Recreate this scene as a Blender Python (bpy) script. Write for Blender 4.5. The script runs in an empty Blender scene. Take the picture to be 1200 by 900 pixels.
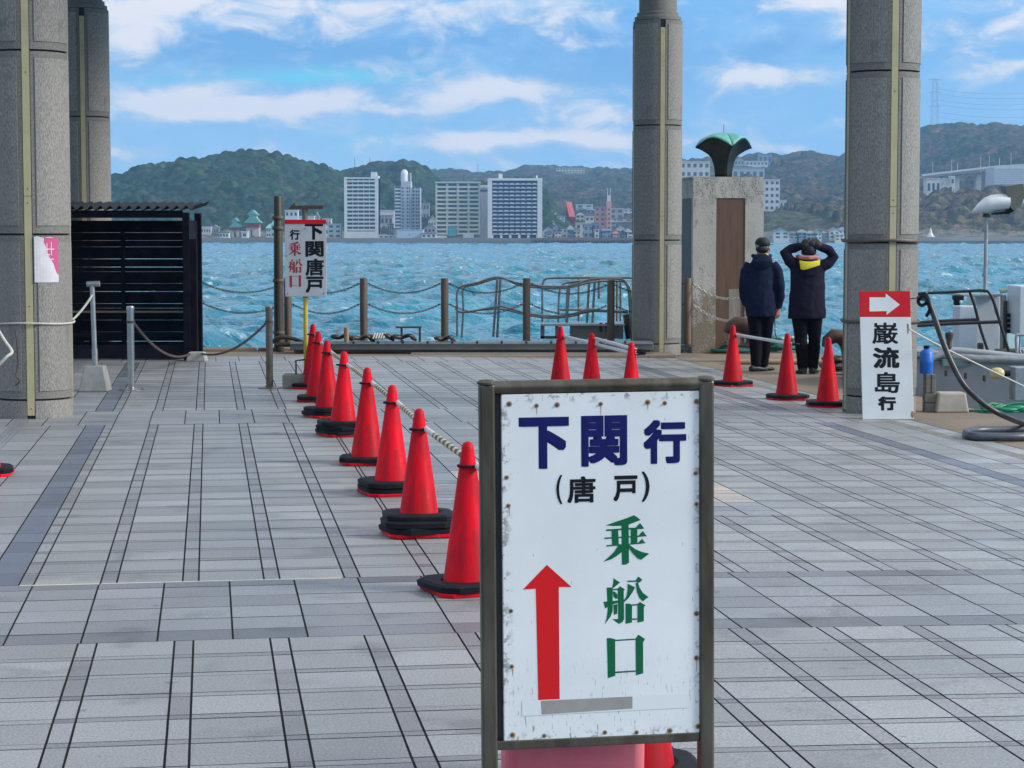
import bpy, bmesh, math, random
import numpy as np
from mathutils import Vector, Matrix, Euler
random.seed(7); np.random.seed(7)
SC = bpy.context.scene
COL = SC.collection
PI = math.pi
R = math.radians

# ------------------------------------------------------------------ camera
F, HZ, CAMH = 2400.0, 276.0, 1.65          # focal length in photo pixels, horizon row, eye height
PITCH = math.atan2(450 - HZ, F)
cam = bpy.data.cameras.new('camera'); camo = bpy.data.objects.new('camera', cam); COL.objects.link(camo)
cam.sensor_width = 36; cam.lens = 36 * F / 1200; cam.clip_start = 0.1; cam.clip_end = 30000
camo.location = (0, 0, CAMH); camo.rotation_euler = (PI / 2 - PITCH, 0, 0)
SC.camera = camo
SC.render.resolution_x = 1024; SC.render.resolution_y = 768
SC.view_settings.view_transform = 'Standard'; SC.view_settings.look = 'None'
SC.view_settings.gamma = 1.0; SC.view_settings.exposure = 0.72
SC.cycles.max_bounces = 8; SC.cycles.volume_bounces = 0
SC.cycles.transparent_max_bounces = 8

# ------------------------------------------------------------------ sky + sun
SUN_EL, SUN_AZ = 30.0, 100.0               # azimuth clockwise from the view direction (+Y)
W = bpy.data.worlds.new('World'); SC.world = W; W.use_nodes = True
nt = W.node_tree; nt.nodes.clear()
def N(t, typ, **kw):
    n = t.nodes.new(typ)
    for k, v in kw.items():
        if k.startswith('i_'): n.inputs[k[2:].replace('_', ' ')].default_value = v
        else: setattr(n, k, v)
    return n
def MATH(t, op, a, b=None, c=None, clamp=False):
    n = t.nodes.new('ShaderNodeMath'); n.operation = op; n.use_clamp = clamp
    for i, x in enumerate((a, b, c)):
        if x is None: continue
        if isinstance(x, (int, float)): n.inputs[i].default_value = x
        else: t.links.new(x, n.inputs[i])
    return n.outputs[0]
def MIXC(t, fac, a, b, mode='MIX'):
    n = t.nodes.new('ShaderNodeMix'); n.data_type = 'RGBA'; n.blend_type = mode
    for i, x in ((0, fac), (6, a), (7, b)):
        if isinstance(x, (int, float)): n.inputs[i].default_value = x
        elif isinstance(x, (tuple, list)): n.inputs[i].default_value = (*x[:3], 1)
        else: t.links.new(x, n.inputs[i])
    return n.outputs[2]
def RAMP(t, x, lo, hi):
    n = t.nodes.new('ShaderNodeMapRange'); n.interpolation_type = 'SMOOTHSTEP'
    n.inputs['From Min'].default_value = lo; n.inputs['From Max'].default_value = hi
    t.links.new(x, n.inputs['Value']); return n.outputs['Result']
sky = N(nt, 'ShaderNodeTexSky', sky_type='NISHITA', sun_disc=False)
sky.sun_elevation = R(SUN_EL); sky.sun_rotation = R(SUN_AZ); sky.air_density = 1.3; sky.dust_density = 0.3; sky.ozone_density = 3
tc = N(nt, 'ShaderNodeTexCoord'); sp = N(nt, 'ShaderNodeSeparateXYZ'); nt.links.new(tc.outputs['Generated'], sp.inputs[0])
az = MATH(nt, 'MULTIPLY', MATH(nt, 'ARCTAN2', sp.outputs[0], sp.outputs[1]), 2.4)      # azimuth and height in thousands of photo pixels
el = MATH(nt, 'MULTIPLY', MATH(nt, 'ARCSINE', sp.outputs[2]), 2.4)
def cloud_noise(scale, zs, detail, off, dist=0.0):
    m = N(nt, 'ShaderNodeMapping'); m.inputs['Scale'].default_value = (scale, scale, scale * zs); m.inputs['Location'].default_value = off
    nt.links.new(tc.outputs['Generated'], m.inputs[0])
    n = N(nt, 'ShaderNodeTexNoise'); n.inputs['Scale'].default_value = 1; n.inputs['Detail'].default_value = detail
    n.inputs['Roughness'].default_value = 0.62; n.inputs['Distortion'].default_value = dist
    nt.links.new(m.outputs[0], n.inputs[0]); return n.outputs[0]
n1 = cloud_noise(16, 2.6, 8, (3.1, 1.7, 0.4), 0.4)
n2 = cloud_noise(30, 2.2, 10, (1.3, 7.7, 2.4), 0.5)
n3 = cloud_noise(6, 3.0, 4, (5.3, 2.7, 1.4))
def blob(u, v, ru, rv):
    a = MATH(nt, 'DIVIDE', MATH(nt, 'SUBTRACT', az, (u - 600) / 1000), ru / 1000)
    b = MATH(nt, 'DIVIDE', MATH(nt, 'SUBTRACT', el, (HZ - v) / 1000), rv / 1000)
    s = MATH(nt, 'ADD', MATH(nt, 'MULTIPLY', a, a), MATH(nt, 'MULTIPLY', b, b))
    return MATH(nt, 'EXPONENT', MATH(nt, 'MULTIPLY', s, -1.0))
def total(lst):
    o = None
    for (u, v, ru, rv, amp) in lst:
        b = MATH(nt, 'MULTIPLY', blob(u, v, ru, rv), amp)
        o = b if o is None else MATH(nt, 'ADD', o, b)
    return o
white = total([(185, 12, 70, 42, 1.15), (165, 55, 30, 20, .5), (250, 128, 110, 17, .95), (400, 116, 60, 14, .75), (255, 108, 45, 10, .4), (437, 128, 30, 9, .5),
               (570, 108, 42, 15, 1.0), (490, 135, 70, 9, .4), (630, 163, 130, 11, .75), (440, 165, 60, 9, .35), (870, 92, 80, 13, .9), (960, 10, 60, 12, .8), (1190, 84, 40, 8, .9),
               (1120, 95, 40, 10, .6), (150, 180, 80, 10, .45), (690, 130, 50, 8, .35), (660, 140, 80, 7, .4), (330, 12, 40, 10, .35), (910, 175, 90, 10, .35), (1030, 35, 60, 12, .3), (200, 128, 70, 14, .6), (340, 128, 60, 14, .5), (520, 118, 60, 16, .5), (600, 105, 60, 14, .5), (700, 165, 60, 10, .5), (550, 170, 60, 9, .5), (900, 100, 60, 14, .5), (350, 185, 80, 8, .3), (620, 12, 260, 22, .42), (1080, 25, 160, 30, .35), (380, 30, 90, 18, .35), (880, 150, 120, 14, .3)])
cyan = total([(390, 92, 110, 11, 1.0), (515, 118, 40, 12, .7), (400, 165, 60, 8, .6), (320, 95, 60, 6, .4), (620, 5, 100, 6, .5), (470, 165, 90, 10, .5), (200, 100, 60, 8, .4), (1030, 140, 120, 25, .25)])
dark = total([(560, 62, 420, 42, 1.5), (300, 60, 160, 22, .6), (860, 55, 150, 25, .6), (700, 30, 200, 20, .5), (640, 100, 180, 14, .4), (170, 80, 60, 18, .5), (1100, 130, 160, 20, .3), (250, 155, 120, 9, .35)])
hz = MATH(nt, 'SUBTRACT', 1.0, RAMP(nt, el, 0.02, 0.3))
# blue grey cloud sheet with slow variation, over the clear sky
deck = MIXC(nt, RAMP(nt, n3, 0.35, 0.65), (1.05, 2.75, 5.3), (1.75, 3.45, 5.7))
deck = MIXC(nt, MATH(nt, 'MULTIPLY', dark, RAMP(nt, n1, 0.25, 0.65), clamp=True), deck, (.62, 2.1, 4.6))
deck = MIXC(nt, MATH(nt, 'MULTIPLY', hz, 0.45), deck, (2.3, 4.0, 5.7))
deck = MIXC(nt, RAMP(nt, el, .30, 1.1), deck, (5.6, 6.0, 6.5))
base = MIXC(nt, 0.93, sky.outputs[0], deck)
base = MIXC(nt, MATH(nt, 'MULTIPLY', cyan, RAMP(nt, n1, 0.3, 0.6), clamp=True), base, (1.0, 3.9, 5.4))
w = MATH(nt, 'ADD', MATH(nt, 'MULTIPLY', white, 0.95), MATH(nt, 'MULTIPLY', MATH(nt, 'SUBTRACT', n1, 0.5), 1.0))
w = MATH(nt, 'ADD', w, MATH(nt, 'MULTIPLY', MATH(nt, 'SUBTRACT', n2, 0.5), 2.9))
soft = RAMP(nt, w, -0.05, 0.55); core = RAMP(nt, w, 0.25, 0.95)
c1 = MIXC(nt, MATH(nt, 'MULTIPLY', soft, 0.75), base, (3.2, 4.0, 5.1))
c2 = MIXC(nt, MATH(nt, 'MULTIPLY', core, 0.9), c1, (5.6, 5.35, 5.45))
bg = N(nt, 'ShaderNodeBackground'); bg.inputs['Strength'].default_value = 0.112
nt.links.new(c2, bg.inputs['Color'])
wo = N(nt, 'ShaderNodeOutputWorld'); nt.links.new(bg.outputs[0], wo.inputs[0])
sun = bpy.data.lights.new('sun', 'SUN'); sun.energy = 2.5; sun.angle = R(16); sun.color = (1, .95, .87)
suno = bpy.data.objects.new('sun', sun); COL.objects.link(suno)
sd = Vector((math.sin(R(SUN_AZ)) * math.cos(R(SUN_EL)), math.cos(R(SUN_AZ)) * math.cos(R(SUN_EL)), math.sin(R(SUN_EL))))
suno.rotation_euler = sd.to_track_quat('Z', 'Y').to_euler(); suno.location = (20, -10, 40)

# ------------------------------------------------------------------ geometry of the place
GA = math.atan2(356, F / math.cos(PITCH))   # the paving grid is turned this much to the left of the view
CA, SA = math.cos(GA), math.sin(GA)
WATER = -2.6
def st(x, y): return x * CA + y * SA, -x * SA + y * CA
def xy(s, t): return s * CA - t * SA, s * SA + t * CA
def zf(x, y):                               # the plaza falls slightly to the right for drainage
    s = x * CA + y * SA
    return -0.0145 * max(0.0, s - 1.2)
def ray(u, v):
    x = (u - 600) / F; y = (450 - v) / F
    return Vector((x, math.cos(PITCH) + y * math.sin(PITCH), -math.sin(PITCH) + y * math.cos(PITCH)))
def G(u, v, z=None):
    d = ray(u, v); zz = 0.0 if z is None else z
    for _ in range(6):
        k = (zz - CAMH) / d.z; p = Vector((d.x * k, d.y * k, zz))
        if z is not None: break
        zz = zf(p.x, p.y)
    return p
def at(u, v, Y):
    d = ray(u, v); k = Y / d.y
    return Vector((d.x * k, Y, CAMH + d.z * k))
def proj(p):
    x, y, z = p[0], p[1], p[2] - CAMH
    dd = y * math.cos(PITCH) - z * math.sin(PITCH); up = y * math.sin(PITCH) + z * math.cos(PITCH)
    return 600 + F * x / dd, 450 - F * up / dd

# ------------------------------------------------------------------ objects
def tag(o, label=None, cat=None, group=None, kind=None):
    if label: o['label'] = label
    if cat: o['category'] = cat
    if group: o['group'] = group
    if kind: o['kind'] = kind
    return o
def thing(name, label, cat, loc=(0, 0, 0), rz=0.0, group=None):
    o = bpy.data.objects.new(name, None); COL.objects.link(o); o.empty_display_size = 0.1
    o.location = loc; o.rotation_euler = (0, 0, rz)
    return tag(o, label, cat, group)
KIDS = {}
def add(name, me, parent=None, mats=None):
    o = bpy.data.objects.new(name, me); COL.objects.link(o)
    if parent is not None:
        o.parent = parent; KIDS.setdefault(parent.name, []).append(o)
    return o
def copy_tree(o, loc=None, rz=None, label=None, parent=None):
    c = o.copy(); COL.objects.link(c)
    if parent is not None: c.parent = parent; KIDS.setdefault(parent.name, []).append(c)
    if loc is not None: c.location = loc
    if rz is not None: c.rotation_euler = (0, 0, rz)
    if label: c['label'] = label
    for ch in KIDS.get(o.name, []): copy_tree(ch, parent=c)
    return c
class MB:
    def __init__(s): s.v = []; s.f = []
    def raw(s, v, f):
        b = len(s.v); s.v += [tuple(q) for q in v]; s.f += [tuple(i + b for i in q) for q in f]; return s
    def box(s, x0, x1, y0, y1, z0, z1, m=None, taper=0.0):
        t = taper
        v = [(x0, y0, z0), (x1, y0, z0), (x1, y1, z0), (x0, y1, z0), (x0 + t, y0 + t, z1), (x1 - t, y0 + t, z1), (x1 - t, y1 - t, z1), (x0 + t, y1 - t, z1)]
        if m is not None: v = [m @ Vector(q) for q in v]
        return s.raw(v, [(0, 3, 2, 1), (4, 5, 6, 7), (0, 1, 5, 4), (1, 2, 6, 5), (2, 3, 7, 6), (3, 0, 4, 7)])
    def cb(s, c, d, m=None, taper=0.0):
        return s.box(c[0] - d[0] / 2, c[0] + d[0] / 2, c[1] - d[1] / 2, c[1] + d[1] / 2, c[2] - d[2] / 2, c[2] + d[2] / 2, m, taper)
    def rings(s, rs, cap=True, closed=False):
        n = len(rs[0]); v = [p for r in rs for p in r]; f = []
        m = len(rs)
        for i in range(m if closed else m - 1):
            for j in range(n):
                a = i * n + j; b = i * n + (j + 1) % n; c = ((i + 1) % m) * n + (j + 1) % n; d = ((i + 1) % m) * n + j
                f.append((a, b, c, d))
        if cap and not closed:
            f.append(tuple(reversed(range(n)))); f.append(tuple(range((m - 1) * n, m * n)))
        return s.raw(v, f)
    def tube(s, pts, r, n=8, cap=True, closed=False, ry=None):
        pts = [Vector(p) for p in pts]; m = len(pts)
        rr = r if isinstance(r, (list, tuple)) else [r] * m
        rs = []; up = None
        for i, p in enumerate(pts):
            if closed: t = pts[(i + 1) % m] - pts[i - 1]
            else: t = pts[min(i + 1, m - 1)] - pts[max(i - 1, 0)]
            t.normalize()
            if up is None:
                up = Vector((0, 0, 1)) if abs(t.z) < 0.9 else Vector((0, 1, 0))
            x = t.cross(up)
            if x.length < 1e-4: x = t.orthogonal()
            x.normalize(); y = x.cross(t).normalized(); up = y
            k = (ry if ry else 1.0)
            rs.append([p + (x * math.cos(2 * PI * j / n) + y * math.sin(2 * PI * j / n) * k) * rr[i] for j in range(n)])
        return s.rings(rs, cap, closed)
    def cyl(s, p0, p1, r0, r1=None, n=12):
        return s.tube([p0, p1], [r0, r0 if r1 is None else r1], n)
    def lathe(s, prof, n=24, c=(0, 0, 0), sq=None):
        rs = []
        for (r, z) in prof:
            rs.append([(c[0] + r * math.cos(2 * PI * j / n), c[1] + r * math.sin(2 * PI * j / n), c[2] + z) for j in range(n)])
        return s.rings(rs, True)
    def prism(s, poly, z0, z1, c=(0, 0, 0)):
        return s.rings([[(c[0] + p[0], c[1] + p[1], c[2] + z0) for p in poly], [(c[0] + p[0], c[1] + p[1], c[2] + z1) for p in poly]])
    def wall(s, poly, y0, y1):               # a polygon given in x,z with thickness in y
        return s.rings([[(p[0], y1, p[1]) for p in poly], [(p[0], y0, p[1]) for p in poly]])
    def loft(s, cs, n=14):                   # cs: (centre, rx, ry[, tangent]) cross-sections
        cs = [(Vector(c[0]), c[1], c[2]) for c in cs]; m = len(cs); rs = []
        for i, (p, rx, ry) in enumerate(cs):
            t = (cs[min(i + 1, m - 1)][0] - cs[max(i - 1, 0)][0]).normalized()
            x = Vector((0, 1, 0)).cross(t)
            if x.length < 0.2: x = Vector((1, 0, 0))
            x.normalize(); y = t.cross(x).normalized()
            rs.append([p + x * math.cos(2 * PI * j / n) * rx + y * math.sin(2 * PI * j / n) * ry for j in range(n)])
        return s.rings(rs)
    def mesh(s, name, mat=None, smooth=None):
        me = bpy.data.meshes.new(name); me.from_pydata(s.v, [], s.f)
        me.update()
        if mat:
            me.materials.append(mat)
        if smooth is not None:
            me.polygons.foreach_set('use_smooth', [True] * len(me.polygons))
            me.set_sharp_from_angle(angle=R(smooth))
        return me
    def build(s, name, mat, parent=None, smooth=None, bevel=0, loc=None, label=None):
        me = s.mesh(name, mat, smooth); o = add(name, me, parent)
        if bevel:
            b = o.modifiers.new('bevel', 'BEVEL'); b.width = bevel; b.segments = 2; b.limit_method = 'ANGLE'
        if loc is not None: o.location = loc
        if label: o['label'] = label
        return o
def fixn(o):
    bm = bmesh.new(); bm.from_mesh(o.data); bmesh.ops.recalc_face_normals(bm, faces=bm.faces); bm.to_mesh(o.data); bm.free(); return o

# ------------------------------------------------------------------ materials
MT = {}
def mat(name, col, rough=0.6, metal=0.0, col2=None, scale=8.0, contrast=0.5, bump=0.0, bscale=None, spots=None, spot_scale=20, spot_cut=0.62, coords='Object',
        obj_var=0.0, stretch=(1, 1, 1), speck=None, spec=0.5, trans=0.0, emit=None, estr=0):
    m = bpy.data.materials.new(name); m.use_nodes = True; t = m.node_tree; MT[name] = m
    b = t.nodes['Principled BSDF']; b.inputs['Roughness'].default_value = rough; b.inputs['Metallic'].default_value = metal
    b.inputs['Specular IOR Level'].default_value = spec
    c = None
    tcn = N(t, 'ShaderNodeTexCoord'); mp = N(t, 'ShaderNodeMapping'); mp.inputs['Scale'].default_value = stretch
    if coords == 'World':
        g = N(t, 'ShaderNodeNewGeometry'); t.links.new(g.outputs['Position'], mp.inputs[0])
    else: t.links.new(tcn.outputs['Object'], mp.inputs[0])
    def noise(sc, det=5, rg=0.6):
        n = N(t, 'ShaderNodeTexNoise'); n.inputs['Scale'].default_value = sc; n.inputs['Detail'].default_value = det; n.inputs['Roughness'].default_value = rg
        t.links.new(mp.outputs[0], n.inputs[0]); return n.outputs[0]
    cur = tuple(col)
    if col2 is not None:
        f = RAMP(t, noise(scale), 0.5 - contrast / 2, 0.5 + contrast / 2); cur = MIXC(t, f, cur, tuple(col2))
    if spots is not None:
        f = RAMP(t, noise(spot_scale, 6, 0.7), spot_cut, spot_cut + 0.08); cur = MIXC(t, f, cur, tuple(spots))
    if speck is not None:
        f = RAMP(t, noise(speck[0], 2, 0.5), 0.42, 0.60)
        cur = MIXC(t, f, cur, tuple(speck[1])) if len(speck) < 3 else MIXC(t, MATH(t, 'MULTIPLY', f, speck[2]), cur, tuple(speck[1]))
    if obj_var:
        oi = N(t, 'ShaderNodeObjectInfo'); k = MATH(t, 'ADD', MATH(t, 'MULTIPLY', oi.outputs['Random'], 2 * obj_var), 1 - obj_var)
        hs = N(t, 'ShaderNodeHueSaturation'); t.links.new(k, hs.inputs['Value'])
        if isinstance(cur, tuple): hs.inputs['Color'].default_value = (*cur, 1)
        else: t.links.new(cur, hs.inputs['Color'])
        cur = hs.outputs[0]
    if isinstance(cur, tuple): b.inputs['Base Color'].default_value = (*cur, 1)
    else: t.links.new(cur, b.inputs['Base Color'])
    if bump:
        bn = N(t, 'ShaderNodeBump'); bn.inputs['Strength'].default_value = 1.0; bn.inputs['Distance'].default_value = bump
        t.links.new(noise(bscale or scale * 3, 4), bn.inputs['Height']); t.links.new(bn.outputs[0], b.inputs['Normal'])
    if trans: b.inputs['Transmission Weight'].default_value = trans
    if emit: b.inputs['Emission Color'].default_value = (*emit, 1); b.inputs['Emission Strength'].default_value = estr
    return m
stone = mat('stone_cladding', (.29, .28, .255), .7, col2=(.215, .207, .19), scale=2.2, spots=(.15, .143, .13), spot_scale=5, spot_cut=.58, stretch=(1, 1, .22), speck=(160, (.15, .145, .135)), bump=.002, bscale=150, obj_var=.07)
stone_rim = mat('stone_rim', (.22, .21, .195), .75, speck=(160, (.09, .09, .085)), bump=.003, bscale=150)
joint = mat('joint_dark', (.035, .035, .035), .9)
beige = mat('beige_strip', (.42, .38, .22), .5, col2=(.34, .31, .18), scale=3, spots=(.2, .16, .08), spot_scale=14, spot_cut=.68)
steel = mat('stainless_steel', (.48, .48, .47), .3, 1.0, col2=(.36, .35, .33), scale=6, bump=.001)
galv = mat('galvanised', (.42, .44, .45), .45, .8, col2=(.3, .31, .32), scale=12)
darkmetal = mat('dark_metal', (.06, .06, .055), .5, .6, col2=(.1, .075, .05), scale=15)
blackm = mat('black_rubber', (.004, .005, .008), .6, col2=(.010, .011, .016), scale=9, bump=.001, spec=.2)
navy = mat('navy_black_paint', (.0025, .003, .008), .7, spec=.1, col2=(.012, .012, .02), scale=5)
conc = mat('concrete', (.36, .36, .33), .85, col2=(.25, .25, .23), scale=6, spots=(.16, .16, .14), spot_scale=18, bump=.003, bscale=60)
conc_dark = mat('stained_concrete', (.2, .19, .16), .85, col2=(.12, .115, .1), scale=4, bump=.003, bscale=50)
def cone_mat(name, a, b_):
    return mat(name, a, .5, spec=.15, col2=b_, scale=2.2, contrast=.3, spots=(.60, .045, .06), spot_scale=14, spot_cut=.62, stretch=(1, 1, .28), speck=(24, (.10, .01, .012), .35), obj_var=.16)
conered = cone_mat('cone_red', (.68, .001, .014), (.52, .001, .011))
rope_w = mat('white_rope', (.6, .58, .52), .8, col2=(.38, .36, .32), scale=60)
chain_m = mat('chain_rust', (.12, .1, .085), .6, .5)
yellowp = mat('yellow_paint', (.55, .42, .03), .5, col2=(.42, .33, .03), scale=9, spots=(.15, .08, .02), spot_scale=30, spot_cut=.68)
woodpost = mat('brown_post', (.085, .055, .04), .6, col2=(.13, .09, .065), scale=4, stretch=(6, 6, .7))
apron_m = mat('rust_apron', (.235, .18, .13), .85, col2=(.155, .125, .095), scale=.9, spots=(.12, .09, .06), spot_scale=5, bump=.004, bscale=30, coords='World')
white_p = mat('white_paint', (.72, .74, .76), .45, col2=(.6, .62, .64), scale=5)
white_boat = mat('white_gelcoat', (.62, .66, .7), .3, col2=(.5, .54, .6), scale=2)
red_p = mat('red_paint', (.58, .005, .012), .45, col2=(.5, .005, .012), scale=6, spec=.3)
ink_blue = mat('blue_ink', (.004, .006, .10), .5, spec=.25)
ink_green = mat('green_ink', (.0, .115, .045), .5, spec=.25)
ink_black = mat('black_ink', (.006, .006, .008), .5, spec=.25)
ink_red = mat('red_ink', (.6, .006, .01), .5, spec=.3)
ink_dred = mat('dark_red_ink', (.32, .02, .03), .5)
rust = mat('rust', (.12, .055, .03), .8, col2=(.05, .03, .02), scale=30)
skin = mat('skin', (.42, .23, .15), .55)
# ------------------------------------------------------------------ plaza paving
ROTG = Matrix.Rotation(GA, 4, 'Z')
def tile_mat(name, c, var=.18, attr=False, rough=.46):
    m = bpy.data.materials.new(name); m.use_nodes = True; t = m.node_tree; b = t.nodes['Principled BSDF']; b.inputs['Specular IOR Level'].default_value = .75
    g = N(t, 'ShaderNodeNewGeometry')
    def noise(sc, det=3):
        n = N(t, 'ShaderNodeTexNoise'); n.inputs['Scale'].default_value = sc; n.inputs['Detail'].default_value = det; t.links.new(g.outputs['Position'], n.inputs[0]); return n.outputs[0]
    if attr: a = N(t, 'ShaderNodeAttribute', attribute_name='tint'); rnd = a.outputs['Fac']
    else: rnd = N(t, 'ShaderNodeObjectInfo').outputs['Random']
    k = MATH(t, 'ADD', MATH(t, 'MULTIPLY', rnd, 2 * var), 1 - var)
    k = MATH(t, 'MULTIPLY', k, MATH(t, 'ADD', MATH(t, 'MULTIPLY', noise(110, 2), 1.7), .15))      # granite grain
    k = MATH(t, 'MULTIPLY', k, MATH(t, 'ADD', MATH(t, 'MULTIPLY', noise(.8, 5), .55), .72))      # grime
    st_ = MATH(t, 'MULTIPLY', RAMP(t, noise(2.3, 6), .56, .70), .28); gum = MATH(t, 'MULTIPLY', RAMP(t, noise(9, 2), .72, .745), .38)      # damp stains and old gum
    k = MATH(t, 'MULTIPLY', k, MATH(t, 'SUBTRACT', 1.0, MATH(t, 'MAXIMUM', st_, gum)))
    hs = N(t, 'ShaderNodeHueSaturation'); t.links.new(k, hs.inputs['Value']); hs.inputs['Color'].default_value = (*c, 1)
    t.links.new(hs.outputs[0], b.inputs['Base Color'])
    t.links.new(MATH(t, 'ADD', MATH(t, 'MULTIPLY', noise(1.7, 4), .35), rough - .17), b.inputs['Roughness'])
    bn = N(t, 'ShaderNodeBump'); bn.inputs['Distance'].default_value = .0015; t.links.new(noise(190, 2), bn.inputs['Height']); t.links.new(bn.outputs[0], b.inputs['Normal'])
    return m
TC = {'tile': (.245, .252, .258), 'strip': (.214, .217, .228), 'corner': (.165, .165, .18), 'band': (.145, .148, .165), 'blue': (.11, .125, .165), 'plain': (.222, .231, .246), 'warm': (.42, .36, .32)}
TM = {k: (tile_mat('paving_' + k, c), tile_mat('paving_field_' + k, c, attr=True)) for k, c in TC.items()}
PIT = .3867
def pair_cols(s0, s1, off):
    out = []; k = math.floor((s0 - off) / PIT)
    while off + k * PIT < s1:
        a = off + k * PIT; out += [(a, a + .076, 'strip'), (a + .076, a + PIT, 'tile')]; k += 1
    return [(max(a, s0), min(b, s1), c) for a, b, c in out if min(b, s1) - max(a, s0) > .01]
def plain_cols(s0, s1, off, w=.3067, c='plain'):
    out = []; k = math.floor((s0 - off) / w)
    while off + k * w < s1:
        a = off + k * w; out.append((a, a + w, c)); k += 1
    return [(max(a, s0), min(b, s1), c) for a, b, c in out if min(b, s1) - max(a, s0) > .01]
def rows(t0, t1, tile, band):
    out = []; t = t0
    while t < t1 - .02:
        out.append((t, min(t + tile, t1), 0)); t += tile
        if band and t < t1 - .02: out.append((t, min(t + band, t1), 1)); t += band
    return out
cells = []
def fill(cols, rws):
    for a, b, c in cols:
        for p, q, isb in rws:
            k = c
            if isb: k = 'corner' if c == 'strip' else ('strip' if c == 'tile' else c)
            cells.append((a, b, p, q, k))
SL, SR = -6.0, 6.2
left = plain_cols(SL, -1.07, -1.07, .3067, 'plain') + [(-1.07, -.905, 'blue')]
right = [(5.49, 5.65, 'blue')] + plain_cols(5.65, SR, 5.65, .3, 'tile')
fill(pair_cols(SL, SR, -.54), [(8.03 + .062 - .345 * k + (0 if k else 0), 8.03 - .345 * (k - 1), 0) for k in range(0, 14)] + [(8.03 - .345 * k, 8.03 + .062 - .345 * k, 1) for k in range(0, 14)])
fill(plain_cols(SL, SR, .083), [(8.59, 8.853, 0), (8.853, 9.125, 0), (9.125, 9.395, 0), (9.395, 9.664, 0)])
fill(plain_cols(SL, SR, .083, c='band'), [(8.375, 8.59, 0), (9.664, 9.822, 0)])
core1 = pair_cols(-.905, 5.49, -.912)
rw = rows(9.822, 18.13, .281, .0652)
keep = [c for c in core1 if not (c[0] > 1.02 and c[1] < 3.68)]
fill(core1, [r for r in rw if r[1] <= 12.06]); fill(keep, [r for r in rw if r[1] > 12.06])
fill(plain_cols(max(c[1] for c in keep if c[1] < 1.5), min(c[0] for c in keep if c[0] > 3), 1.05), rows(rw[[r[1] > 12.06 for r in rw].index(True)][0], 12.5, .2, 0) + rows(14.3, 18.13, .281, 0))
for a, b, c in plain_cols(max(c[1] for c in keep if c[1] < 1.5), min(c[0] for c in keep if c[0] > 3), 1.05):
    for p, q, _ in rows(12.5, 14.3, .15, 0): cells.append((a, b, p, q, 'warm' if 1.5 < a < 3.3 else 'plain'))
fill(left[:-1], rows(9.822, 18.13, .3467, 0)); fill(left[-1:], rows(9.822, 18.13, .3467, 0))
fill(right, rows(9.822, 18.13, .3467, 0))
fill(plain_cols(SL, SR, .083), rows(18.13, 19.55, .355, 0))
fill(left, rows(19.55, 27.1, .3467, 0)); fill(right, rows(19.55, 27.1, .3467, 0)); fill(pair_cols(-.905, 5.49, -.905), rows(19.55, 27.1, .281, .0652))
fill(plain_cols(SL, SR, .083), rows(27.1, 28.2, .37, 0))
fill(plain_cols(6.33, 6.5, 6.33, .17, 'tile'), rows(6, 28.2, .3467, 0))
def spt(s, t): x, y = xy(s, t); return Vector((x, y, zf(x, y)))
vis = []; far = []
for c in cells:
    s_, t_ = (c[0] + c[1]) / 2, (c[2] + c[3]) / 2
    p = spt(s_, t_)
    if p.y < 3.5: continue
    u, v = proj(p)
    if not (-500 < u < 1700): continue
    inview = 0 < u < 1200 and v < 900
    area = (c[1] - c[0]) * (c[3] - c[2]) / p.y ** 3
    hid = 575 < u < 835 and v > 445                 # behind the near sign board
    (vis if inview and not hid else far).append((area, c))
vis.sort(key=lambda q: -q[0]); far += vis[298:]; vis = vis[:298]
floor = MB()
floor.box(-60, 60, -20, 28.2, -.30, -.009)
floor_o = floor.build('plaza_floor', mat('floor_bedding', (.03, .03, .032), .95)); floor_o.rotation_euler = (0, 0, GA)
# the bedding is one sheet with the same cross fall as the tiles: rebuild it in three strips
me = floor_o.data; me.clear_geometry()
fs = [(-60, 0.0), (1.2, 0.0), (6.52, -.0145 * 5.32)]
fm = MB()
for (a, za), (b, zb) in zip(fs[:-1], fs[1:]):
    fm.raw([(a, -20, za - .008), (b, -20, zb - .008), (b, 28.2, zb - .008), (a, 28.2, za - .008), (a, -20, -.4), (b, -20, -.4), (b, 28.2, -.4), (a, 28.2, -.4)],
           [(0, 1, 2, 3), (7, 6, 5, 4), (3, 2, 6, 7), (0, 4, 5, 1)])
me.from_pydata(fm.v, [], fm.f); me.update()
tag(floor_o, kind='structure')
GAPS, GAPT = .0066, .0052
rng = random.Random(5)
cache = {}
def tile_geo(w, d, h=.03):
    e = .0012
    return MB().raw([(-w, -d, -h), (w, -d, -h), (w, d, -h), (-w, d, -h), (-w, -d, -e), (w, -d, -e), (w, d, -e), (-w, d, -e), (-w + e, -d + e, 0), (w - e, -d + e, 0), (w - e, d - e, 0), (-w + e, d - e, 0)],
                    [(8, 9, 10, 11), (4, 5, 9, 8), (5, 6, 10, 9), (6, 7, 11, 10), (7, 4, 8, 11), (0, 1, 5, 4), (1, 2, 6, 5), (2, 3, 7, 6), (3, 0, 4, 7)])
def gapped(c):
    gt = GAPT if (c[3] - c[2]) < .2 or rng.random() < .8 else GAPT * 1.6
    return (c[1] - c[0] - GAPS) / 2, (c[3] - c[2] - gt) / 2
def zs(s): return -.0145 * max(0, s - 1.2)
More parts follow.
